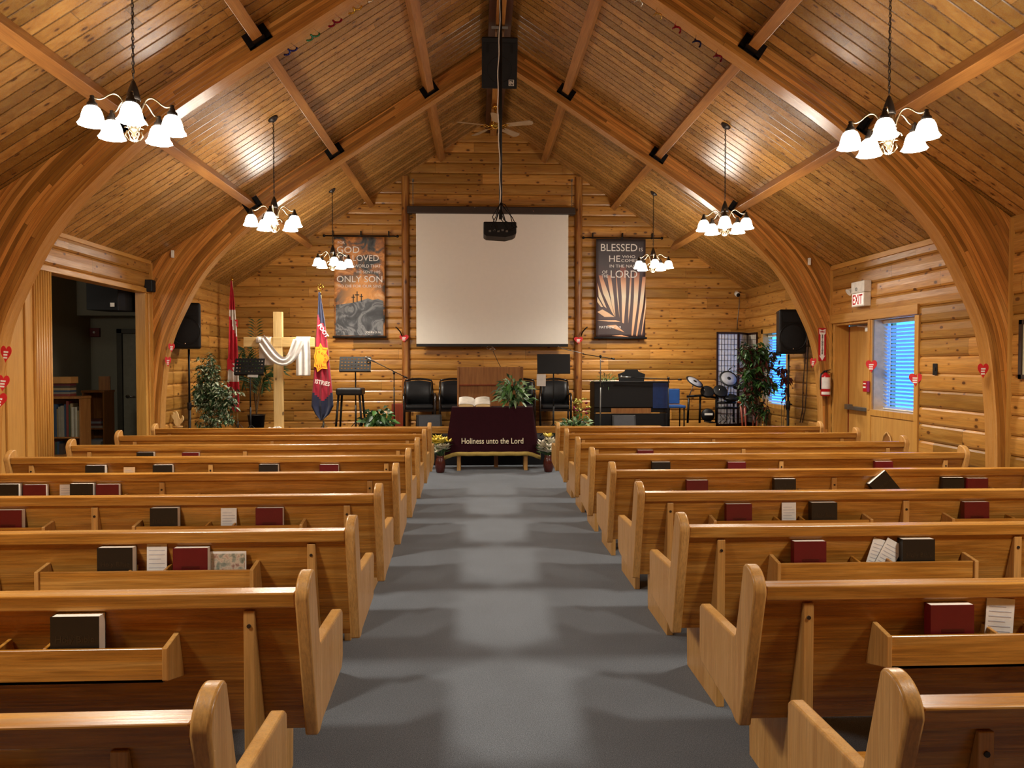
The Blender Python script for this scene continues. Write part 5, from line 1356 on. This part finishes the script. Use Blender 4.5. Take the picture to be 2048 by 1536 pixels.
# small white sensors on the far arch
for px, py, Y, lab in ((345, 508, YA2-.02, 'small white sensor high on the left side of the far arch'), (1619, 523, YA2-.02, 'small white sensor high on the right side of the far arch')):
    p = A(px, py, Y); mb = MB(); mb.bb(-.018, .018, -.012, .019, -.05, .05); tag(mb.build('sensor', M_white, None, p, bevel=.006), lab, 'sensor')
# foil curls along the near arch soffit
FC = [('#2a2f86', 583, 108, 'blue foil swirl, lowest on the left side of the near arch'), ('#3f8a6a', 628, 75, 'green foil swirl on the left side of the near arch'), ('#8a1430', 672, 46, 'dark red foil swirl on the left side of the near arch'), ('#c9a23c', 712, 24, 'gold foil swirl on the left side of the near arch'), ('#d8d4c4', 749, 1, 'silver foil swirl at the top edge, left of the ridge'),
      ('#d8d4c4', 1274, 4, 'silver foil swirl at the top edge, right of the ridge'), ('#d0b060', 1313, 33, 'gold foil swirl on the right side of the near arch'), ('#9a1430', 1351, 59, 'red foil swirl on the right side of the near arch'), ('#1d2050', 1391, 90, 'dark blue foil swirl on the right side of the near arch'), ('#7c1430', 1433, 117, 'dark red foil swirl, lowest on the right side of the near arch')]
CI = crom(INN, 5)
def inner_z(u):
    for a, b_ in zip(CI, CI[1:]):
        if a[0] <= u <= b_[0]: return a[1]+(b_[1]-a[1])*(u-a[0])/(b_[0]-a[0])
    return 2.
for i, (colr, px, py, lab) in enumerate(FC):
    p = A(px, py, YA1+.13); z = inner_z(abs(p.x-RX)); sg = -1 if i < 5 else 1
    mb = MB(); pts = []
    for j in range(22):
        t = j/21; rr = .045*(1-.4*t); pts.append((sg*(t*.08-.03) + rr*.5*math.cos(t*9), rr*math.sin(t*9), -.04-t*.06*(1) ))
    mb.tube(pts, .009, 5); mb.tube([(0, 0, 0.0), tuple(pts[0])], .002, 4)
    tag(mb.build('foil_swirl', plain('foil_'+colr[1:], colr, .18, 1.), None, (p.x, YA1+.11, z-.001)), lab, 'decoration', 'foil swirls under the near arch')
# ------------------------------------------------------------------ right wall fixtures
XW = XR-.016
a, b_ = onX(1704, 570, XR-.10), onX(1728, 612, XR-.10); yc = (a.y+b_.y)/2; w = abs(a.y-b_.y); z1 = onX(1716, 563, XR-.10).z; z0 = onX(1716, 613, XR-.10).z; zm = onX(1716, 586, XR-.10).z
r = thing('exit_sign', 'white emergency light box with red EXIT lettering above the exit door', 'sign', (XR-.012, yc, z0)); r.rotation_euler = (0, 0, -PI/2)
# local x runs along the wall towards the viewer, local -y faces the room
mb = MB(); mb.bb(-w/2, w/2, -.09, 0, 0, zm-z0); mb.build('sign_box', M_white, r, bevel=.005)
mb = MB(); mb.bb(-w/2-.01, w/2+.01, -.095, 0, zm-z0+.002, z1-z0); mb.build('battery_box', M_white, r, bevel=.006)
mb = MB(); mb.bb(-w/2+.02, w/2-.02, -.094, -.09, .02, zm-z0-.01); mb.build('sign_face', emis('sign_face', '#ffd8c8', .35), r)
hh = zm-z0-.05; o = text('EXIT', 1., M_red, r, (0, -.0955, .03), name='lettering', bold=.02); vs = o.data.vertices; mx_ = max(v.co.x for v in vs); my = max(v.co.y for v in vs)
for v in vs: v.co.x *= (w/2-.03)/mx_; v.co.y *= hh/my
mb = MB(); mb.lathe([(.022, -.02), (.03, 0), (.045, .05), (.05, .055)], c=(-w/2-.06, -.06, (z1-z0)*.72), n=16, rot=(PI/2+.6, 0, 0)); mb.cyl((-w/2, -.04, (z1-z0)*.72), (-w/2-.06, -.05, (z1-z0)*.72), .01, 6); mb.build('lamp_head', M_white, r)
mb = MB(); mb.tube([(.02*math.cos(t)-.03, -.096, zm-z0+.05+.018*math.sin(t)) for t in [2*PI*i/12 for i in range(12)]], .005, 5, closed=True); mb.build('test_dial', M_gray, r)
a = onX(1733, 762, XR-.06); b_ = onX(1736, 784, XR-.06)
r = thing('fire_alarm_pull', 'small red fire alarm pull box on the post beside the exit door', 'alarm', (XR-.0295, 9.25, b_.z)); r.rotation_euler = (0, 0, -PI/2); h = a.z-b_.z
mb = MB(); mb.bb(-.045, .045, -.045, 0, 0, h); mb.build('housing', M_redp, r, bevel=.004)
mb = MB(); mb.bb(-.03, .03, -.05, -.045, h*.35, h*.5); mb.bb(-.03, .03, -.047, -.045, h*.7, h*.8); mb.build('handle', M_white, r)
# extinguisher sign on the far arch
a, b_ = A(1637, 656, YA2), A(1651.5, 722, YA2); w = b_.x-a.x; h = a.z-b_.z
r = thing('extinguisher_sign', 'tall red sign with white arrow reading FIRE EXTINGUISHER on the right far arch', 'sign', ((a.x+b_.x)/2, YA2-.001, b_.z))
mb = MB(); mb.bb(-w/2, w/2, -.004, 0, 0, h); mb.build('plate', M_redp, r)
mb = MB(); mb.prism([(-w*.4, h*.97), (0, h*.93), (w*.4, h*.97), (w*.4, h*.83), (w*.24, h*.79), (w*.24, h*.15), (w*.4, h*.17), (0, h*.01), (-w*.4, h*.17), (-w*.24, h*.15), (-w*.24, h*.79), (-w*.4, h*.83)], 'Y', -.0055, -.004); mb.build('arrow', M_white, r)
text('FIRE', .034, M_redp, r, (0, -.0065, h*.86), bold=.001)
for i, ch in enumerate('EXTINGUISHER'): text(ch, .031, M_bord, r, (0, -.0065, h*(.755-.05*i)), bold=.0012)
a, b_ = A(1650, 740, YA2-.08), A(1650, 792, YA2-.08); x = T(1651, YA2-.08)
r = thing('fire_extinguisher', 'red fire extinguisher with pale label hanging on the right far arch', 'fire extinguisher', (x, YA2-.085, b_.z)); h = a.z-b_.z
mb = MB(); mb.lathe([(.001, 0), (.058, .0), (.064, .01), (.064, h*.70), (.055, h*.80), (.025, h*.86), (.02, h*.9)], n=24); mb.build('cylinder', M_redp, r)
mb = MB(); P = []
for zq in (h*.28, h*.72): P.append([(.0655*math.cos(t), .0655*math.sin(t), zq) for t in [-PI*.92+PI*.84*i/12 for i in range(13)]])
mb.grid(P); mb.build('label', M_paper, r)
mb = MB(); P = []
for zq in (h*.06, h*.17): P.append([(.0655*math.cos(t), .0655*math.sin(t), zq) for t in [-PI*.92+PI*.84*i/12 for i in range(13)]])
mb.grid(P); mb.build('label', M_paper, r)
mb = MB(); mb.cyl((0, 0, h*.88), (0, 0, h*.97), .02, 10); mb.box((.02, 0, h*.98), (.1, .018, .012), rot=(0, -.2, 0)); mb.box((.02, 0, h*.93), (.09, .016, .01), rot=(0, .15, 0)); mb.build('valve_handle', M_black, r)
mb = MB(); mb.tube([(-.02, 0, h*.93), (-.07, -.01, h*.85), (-.078, -.01, h*.6), (-.075, -.01, h*.25)], .009, 8); mb.build('hose', M_black, r)
mb = MB(); mb.bb(-.02, .02, .062, .083, h*.3, h*.85); mb.build('wall_hook', M_gray, r)
# switch plate, picture frame, ornament, thermostat-like box
p = onX(1869.5, 739, XR-.02)
r = thing('switch_plate', 'black switch plate on the log wall between window and near arch', 'switch', (XR-.0145, p.y, p.z-.06)); mb = MB(); mb.bb(-.006, 0, -.04, .04, 0, .125); mb.build('plate', M_black, r, bevel=.003); mb = MB(); mb.bb(-.012, -.006, -.008, .008, .045, .08); mb.build('toggle', M_dbrown, r)
p1 = onX(2040, 640, XR-.03); p2 = onX(2041, 758, XR-.03)
r = thing('picture_frame', 'dark framed picture at the right picture edge on the log wall', 'picture', (XR-.017, p1.y-.35, p2.z)); h = p1.z-p2.z
mb = MB(); 
for q in ((-.35, .35, 0, .04), (-.35, .35, h-.04, h), (-.35, -.31, 0, h), (.31, .35, 0, h)): mb.bb(-.025, 0, q[0], q[1], q[2], q[3])
mb.build('frame', M_dbrown, r); mb = MB(); mb.bb(-.012, -.002, -.31, .31, .04, h-.04); mb.build('print', plain('muted_print', '#c2b694', .7), r)
p = onX(1775, 884, XR-.02); p2 = onX(1775, 864, XR-.02)
r = thing('pointed_arch_ornament', 'small pointed-arch wooden ornament under the window beside the exit door', 'ornament', (XR-.013, p.y, p.z-.1)); h = p2.z-p.z+.1
mb = MB()
for s_ in (-1, 1): mb.tube([(-.015, s_*.10, 0), (-.015, s_*.098, h*.45), (-.015, s_*.07, h*.75), (-.015, 0, h)], .010, 8)
mb.tube([(-.015, -.1, 0), (-.015, .1, 0)], .01, 8); mb.build('moulding', M_oakZ, r)
mb = MB(); mb.prism([(-.09, 0), (.09, 0), (.085, h*.45), (.06, h*.72), (0, h*.93), (-.06, h*.72), (-.085, h*.45)], 'X', -.008, -.002); mb.build('inset', M_pulp, r)
# security camera in the corner
p = A(1475, 583, 13.4); r = thing('security_camera', 'small white camera in the upper right corner above the folding screen', 'camera', (p.x, 13.45, p.z-.03))
mb = MB(); mb.lathe([(.045, 0), (.045, .07), (.03, .1), (.001, .1)], c=(0, .0, 0), n=16, rot=(PI/2+.4, 0, 0)); mb.tube([(0, -.02, .03), (.05, .12, .05), (.06, .236, .06)], .012, 6); mb.build('housing', M_white, r)
mb = MB(); mb.lathe([(.001, .002), (.03, .002), (.036, -.006)], c=(0, -.0, 0), n=16, rot=(PI/2+.4, 0, 0))
for v in mb.bm.verts: v.co += Vector((0, -.1, -.04))
mb.build('lens', M_black, r)
mb = MB(); mb.tube([A(1479, 590, 13.66), A(1478, 615, 13.683), A(1475, 640, 13.683), A(1474, 660, 13.683)], .006, 5); tag(mb.build('camera_cable', M_gray, center=True), 'thin grey cable hanging down the corner below the small camera', 'cable')
# cables on the wall behind the right loudspeaker
mb = MB()
for o_ in (0, 5): mb.tube([onX(1612+o_, 680, XR-.03), onX(1610+o_, 720, XR-.03), onX(1606+o_*1.5, 770, XR-.03), onX(1605+o_, 820, XR-.03), onX(1600+o_, 845, XR-.03)], .007, 5)
tag(mb.build('wall_cables', M_dbrown, center=True), 'two brown cables running down the wall right of the right loudspeaker pole', 'cable')
# small black wall speaker by the opening
p = A(303, 574, YA2-.04); r = thing('wall_speaker', 'small black speaker on the corner above the dark doorway, left far arch', 'speaker', (XL+.05, YA2-.12, p.z-.075)); mb = MB(); mb.prism([(-.045, -.07), (.05, -.05), (.05, .05), (-.045, .1)], 'Z', 0, .16); mb.build('cabinet', M_black, r, bevel=.01); mb = MB(); mb.bb(.05, .054, -.045, .045, .01, .15); mb.build('grille', M_grille, r)
# ------------------------------------------------------------------ the dim room through the left opening
YF = 12.3; xc = T(182, YF); M_fw2 = M_rwall
mb = MB(); mb.bb(-9.4, XL-.1, YF, YF+.1, 0, 2.9); struct(mb.build('wall_side_room_end', M_rwall))
mb = MB(); mb.bb(xc-.1, xc, 10.9, YF, 0, 2.9); mb.bb(-9.4, xc-.1, 10.8, 10.9, 0, 2.9); struct(mb.build('wall_side_room_recess', M_rwall))
mb = MB(); mb.bb(-9.4, XL-.1, 5.4, 5.5, 0, 2.9); mb.bb(-9.5, -9.4, 5.4, YF, 0, 2.9); struct(mb.build('wall_side_room_back', M_rwall))
mb = MB(); mb.bb(-9.5, XL-.1, 5.4, YF+.1, 2.9, 3.0); struct(mb.build('ceiling_side_room', M_rwall))
mb = MB(); mb.bb(xc, XL-.1, 11.9, YF-.001, 2.35, 2.9); struct(mb.build('trim_11', M_rwall))
d2 = bpy.data.objects.new('door_2', None); COL.objects.link(d2); struct(d2); x0, x1 = T(248, YF), T(298, YF); d2.location = ((x0+x1)/2, YF-.002, 0); w = x1-x0
mb = MB(); mb.bb(-w/2, w/2, -.03, 0, .005, 2.08); mb.build('door_leaf', plain('olive_door', '#8a8672', .5), d2, bevel=.003)
mb = MB(); mb.bb(-w/2-.09, -w/2-.01, -.05, 0, 0, 2.16); mb.bb(-w/2-.09, w/2, -.05, 0, 2.09, 2.16); mb.build('door_frame', plain('dark_door_frame', '#4b4636', .5), d2, bevel=.003)
p = A(258, 793, YF-.06); hx = p.x-d2.location.x; mb = MB(); mb.lathe([(.001, .0), (.028, 0), (.028, .02), (.001, .02)], c=(hx-.03, -.03, p.z), n=14, rot=(PI/2, 0, 0)); mb.tube([(hx-.03, -.05, p.z), (hx-.03, -.075, p.z), (hx+.1, -.075, p.z)], .01, 8); mb.build('door_handle', M_chrome, d2)
YBk = 10.35
def bookcase(x0, x1, yf, dep, ztop, shelves, label):
    r = thing('bookcase', label, 'bookcase', ((x0+x1)/2, yf, 0), 0, 'bookcases in the side room'); w = x1-x0
    mb = MB(); mb.bb(-w/2, w/2, dep-.01, dep, 0, ztop); mb.build('back', M_pulp, r)
    for s_ in (-1, 1): mb = MB(); mb.bb(s_*w/2, s_*(w/2-.02), 0, dep-.01, 0, ztop-.02); mb.build('side', M_pulp, r)
    mb = MB(); mb.bb(-w/2-.01, w/2+.01, -.01, dep, ztop-.03, ztop); mb.build('top', M_pulp, r)
    for z in shelves: mb = MB(); mb.bb(-w/2+.021, w/2-.021, .01, dep-.011, z-.02, z); mb.build('shelf', M_pulp, r)
    return r
Yq = 10.3; x0, x1 = T(98, Yq), T(160, Yq)
BX0 = T(30, Yq)
ztA = PZ(793, 130, Yq)
bookcase(BX0, x1, Yq, .26, ztA, (.08, .38, .62), 'brown bookcase full of books inside the dark side room')
random.seed(12)
cols = ['#6b2a20', '#7a7464', '#2c3c50', '#8c7a58', '#403228', '#5a1d1d', '#a09a88', '#30402e', '#9a8f7a']
def row_books(xa, xb, yf, z, hmax, grp, lab, dmax=.17):
    x = xa; i = 0
    while x < xb:
        t = random.uniform(.018, .045); h_ = hmax*random.uniform(.72, 1); c = random.choice(cols)
        mb = MB(); mb.bb(-t/2+.0012, t/2-.0012, 0, dmax*random.uniform(.85, 1), 0, h_)
        o = mb.build('shelved_book', plain('spine_'+c[1:], c, .6), None, (x+t/2, yf+.015+random.uniform(0, .02), z+.001)); tag(o, lab, 'book', grp)
        x += t; i += 1
row_books(T(95, Yq), x1-.04, Yq, .62, ztA-.62-.06, 'books on the upper shelf of the side-room bookcase', 'book standing on the upper shelf of the dim side-room bookcase')
row_books(T(95, Yq), x1-.3, Yq, .38, .2, 'books on the middle shelf of the side-room bookcase', 'book standing on the middle shelf of the dim side-room bookcase')
row_books(T(95, Yq), x1-.05, Yq, .08, .26, 'books on the bottom shelf of the side-room bookcase', 'book standing on the bottom shelf of the dim side-room bookcase')
z = ztA
for i in range(6):
    t = random.uniform(.02, .035); c = cols[i % 9]; mb = MB(); mb.bb(-.11+random.uniform(-.01, .01), .11, -.08, .08, 0, t)
    tag(mb.build('stacked_book', plain('spine_'+c[1:], c, .6), None, (T(118, Yq), Yq+.13, z+.001)), 'book lying flat in the stack on top of the side-room bookcase', 'book', 'stack on the side-room bookcase'); z += t+.001
mb = MB(); mb.bb(-.17, .13, -.1, .1, 0, .09); tag(mb.build('storage_box', plain('kraft_card', '#a9763a', .7), None, (T(118, Yq), Yq+.13, z+.001), bevel=.004), 'brown box on top of the stack of books in the side room', 'box')
Y2 = 11.0; x0, x1 = T(163, Y2), T(207, Y2); zt2 = PZ(781, 185, Y2)
bookcase(x0, x1, Y2, .3, zt2, (.15, .42, .68), 'magazine rack with dark shelves beside the side-room bookcase, right of it')
for i, (z, n) in enumerate(((.15, 2), (.42, 3), (.68, 4))):
    for j in range(n):
        mb = MB(); mb.bb(-.1, .1, 0, .2, 0, .03); tag(mb.build('magazine', plain('cover_%d%d' % (i, j), random.choice(['#8f9498', '#5d6a74', '#a39c8c', '#6a4038']), .5), None, ((x0+x1)/2+random.uniform(-.02, .02), Y2+.03, z+.001+j*.031)), 'magazines piled on a shelf of the side-room rack', 'magazine', 'magazines in the side-room rack')
mb = MB(); mb.bb(-.08, .08, -.01, .01, 0, .2); tag(mb.build('framed_photo', M_pulp, None, (T(201, Y2)-.02, Y2+.15, zt2+.001)), 'small brown framed photo standing on the magazine rack', 'frame')
p = A(186, 666, YF-.05); r = thing('alarm_horn', 'small red alarm horn high on the side-room wall', 'alarm', (p.x+.02, YF-.001, p.z-.06)); mb = MB(); mb.bb(-.075, .075, -.05, 0, 0, .14); mb.build('housing', plain('dark_red_plastic', '#6b2018', .5), r, bevel=.004); mb = MB(); mb.sphere((0, -.055, .07), .02, n=10); mb.build('strobe', M_white, r)
a, b_ = A(172, 566, 9.9), A(232, 620, 9.9); r = thing('hanging_loudspeaker', 'black loudspeaker hanging inside the dark side room near its ceiling', 'loudspeaker', ((a.x+b_.x)/2, 9.9, b_.z)); w = b_.x-a.x; h = .36
mb = MB(); mb.prism([(-w/2, .0), (w/2, .06), (w/2+.16, .42), (-w/2+.1, .4)], 'Z', 0, h); mb.build('cabinet', M_black, r, bevel=.006)
mb = MB(); mb.box((w/2-.06, .03, .07), (.05, .006, .05), rot=(0, 0, .15)); mb.build('emblem', M_white, r); mb = MB(); mb.cyl((0, .2, h), (0, .2, 2.89-b_.z), .012, 6); mb.build('hanger', M_blackm, r)

EXPO = 0.85

# ------------------------------------------------------------------ chandeliers
def chandelier_parts(root, rot, chain):
    """origin: bottom of the body finial; shades' rims hang level with it"""
    mb = MB(); mb.lathe([(.001, .385), (.012, .37), (.03, .32), (.042, .27), (.045, .25), (.03, .245)], n=16); mb.build('bell_cap', M_bronze, root)
    mb = MB()
    mb.lathe([(.03, .25), (.04, .245), (.04, .17), (.05, .165), (.05, .15), (.035, .14), (.03, .11), (.045, .09), (.03, .05), (.012, .03), (.016, .015), (.006, .0), (.001, -.01)], n=16)
    for i in range(5):
        a = rot + 2*PI*i/5 + PI/5; d = Vector((math.cos(a), math.sin(a), 0))
        q = [d*(.05+.035*math.cos(t)) + Vector((0, 0, .10+.03*math.sin(t))) for t in [j*PI/5 for j in range(9)]]
        mb.tube(q, .0045, 6)
        mb.tube([d*.045+Vector((0, 0, .05)), d*.055+Vector((0, 0, .02)), d*.035+Vector((0, 0, -.01)), d*.01+Vector((0, 0, -.02))], .004, 6)
    mb.build('body', M_brass, root)
    for i in range(5):
        a = rot + 2*PI*i/5; d = Vector((math.cos(a), math.sin(a), 0)); z = lambda v: Vector((0, 0, v))
        pts = [(0.045, .165), (.055, .20), (.08, .25), (.115, .265), (.15, .248), (.18, .222), (.21, .208), (.24, .213), (.245, .208)]
        c = crom([tuple(p) for p in pts], 3)
        mb = MB(); mb.tube([d*u + z(v) for u, v in c], .0062, 7); ar = mb.build('arm', M_brass, root)
        mb = MB(); mb.lathe([(.008, .224), (.014, .22), (.012, .206), (.018, .2), (.02, .185), (.032, .172), (.034, .148), (.028, .145)], c=d*.245, n=14); mb.build('socket', M_bronze, ar)
        mb = MB()
        prof = [(.031, .152), (.044, .142), (.055, .12), (.062, .095), (.067, .07), (.075, .05), (.086, .036)]
        mb.lathe(prof, c=d*.245, n=20, close=True, wav=.035, wn=10)
        sh = mb.build('glass_shade', M_shade, root, solid=.004)
        mb = MB(); mb.sphere(tuple(d*.245+z(.088)), .024, (1, 1, 1.3), 10); mb.build('bulb', M_bulb, sh)
    # chain and ceiling plate
    mb = MB(); L = .034; n = int(chain/ (L*.78))
    for i in range(n):
        zc = .395 + (i+.5)*chain/n; rr = []
        for j in range(8):
            t = 2*PI*j/8; x = .0085*math.cos(t); zz = L*.5*math.sin(t)
            rr.append((x, 0, zc+zz) if i % 2 else (0, x, zc+zz))
        mb.tube(rr, .0028, 5, closed=True)
    mb.tube([(.004*math.sin(i*.9), .004*math.cos(i*.9), .385+chain*i/14) for i in range(15)], .0025, 5)
    mb.build('chain', M_bronze, root)
M_bulb = emis('lit_bulb', '#fff2dc', 12.)
LSTR = 62.
LC = (1., .915, .79)
def add_light(x, y, z, e=LSTR, r=.2):
    l = bpy.data.lights.new('lamp', 'POINT'); l.energy = e*.42; l.color = LC; l.shadow_soft_size = r
    o = bpy.data.objects.new('chandelier_light', l); COL.objects.link(o); o.location = (x, y, z)
    l = bpy.data.lights.new('lamp_down', 'SPOT'); l.energy = e*2.5; l.color = LC; l.shadow_soft_size = r; l.spot_size = math.radians(165); l.spot_blend = 1.
    o = bpy.data.objects.new('chandelier_downlight', l); COL.objects.link(o); o.location = (x, y, z-.03)
CH = [(-1, 5.10, .42-.06, 'nearest of the three on the left', -2.27, 3.09), (1, 5.10, -.507-.1, 'nearest of the three on the right', 2.83, 3.07),
      (-1, 8.58, .26-.18, 'middle one of the three on the left', -2.29, 3.10), (1, 8.58, -.32, 'middle one of the three on the right', 2.84, 3.10),
      (-1, 12.02, .19+.1, 'farthest of the three on the left, before the dark banner', -2.30, 3.10), (1, 12.05, -.23+.12, 'farthest of the three on the right, by the palm banner', 2.82, 3.10)]
for s, y, rot, ph, x, z0 in CH:
    zc = roofz(x)
    rt_ = thing('chandelier', 'lit brass chandelier, %s' % ph, 'chandelier', (x, y, z0), group='five-shade chandeliers')
    chandelier_parts(rt_, -PI/2+rot, zc - z0 - .395 - .02)
    mb = MB(); mb.lathe([(.062, .02), (.06, 0), (.04, -.015), (.012, -.03), (.001, -.032)], n=18, rot=(0, math.atan(RS)*s, 0)); mb.build('ceiling_plate', M_bronze, rt_, (0, 0, zc-z0-.012))
    add_light(x, y, z0-.02)
# the same pair of lights continues behind the viewer
for x in (-2.28, 2.84): add_light(x, 1.6, 3.05)
l = bpy.data.lights.new('side_room_fill', 'POINT'); l.energy = 17.; l.color = (1., .93, .8); l.shadow_soft_size = .2  # added fill that brightens the side room; stands for no actual lamp
o = bpy.data.objects.new('side_room_fill_light', l); COL.objects.link(o); o.location = (-6.2, 7.6, 2.6)
# world: dusk blue outside the windows
w = bpy.data.worlds.new('world'); sc.world = w; w.use_nodes = True
bg = w.node_tree.nodes['Background']
w.node_tree.nodes.remove(bg)
nt = w.node_tree; bg = nt.nodes.new('ShaderNodeBackground'); bg.inputs[0].default_value = (.04, .33, 1., 1); bg.inputs[1].default_value = 2.6
nt.links.new(bg.outputs[0], nt.nodes['World Output'].inputs[0])
sc.view_settings.view_transform = 'Standard'; sc.view_settings.look = 'None'; sc.view_settings.gamma = 1; sc.view_settings.exposure = EXPO
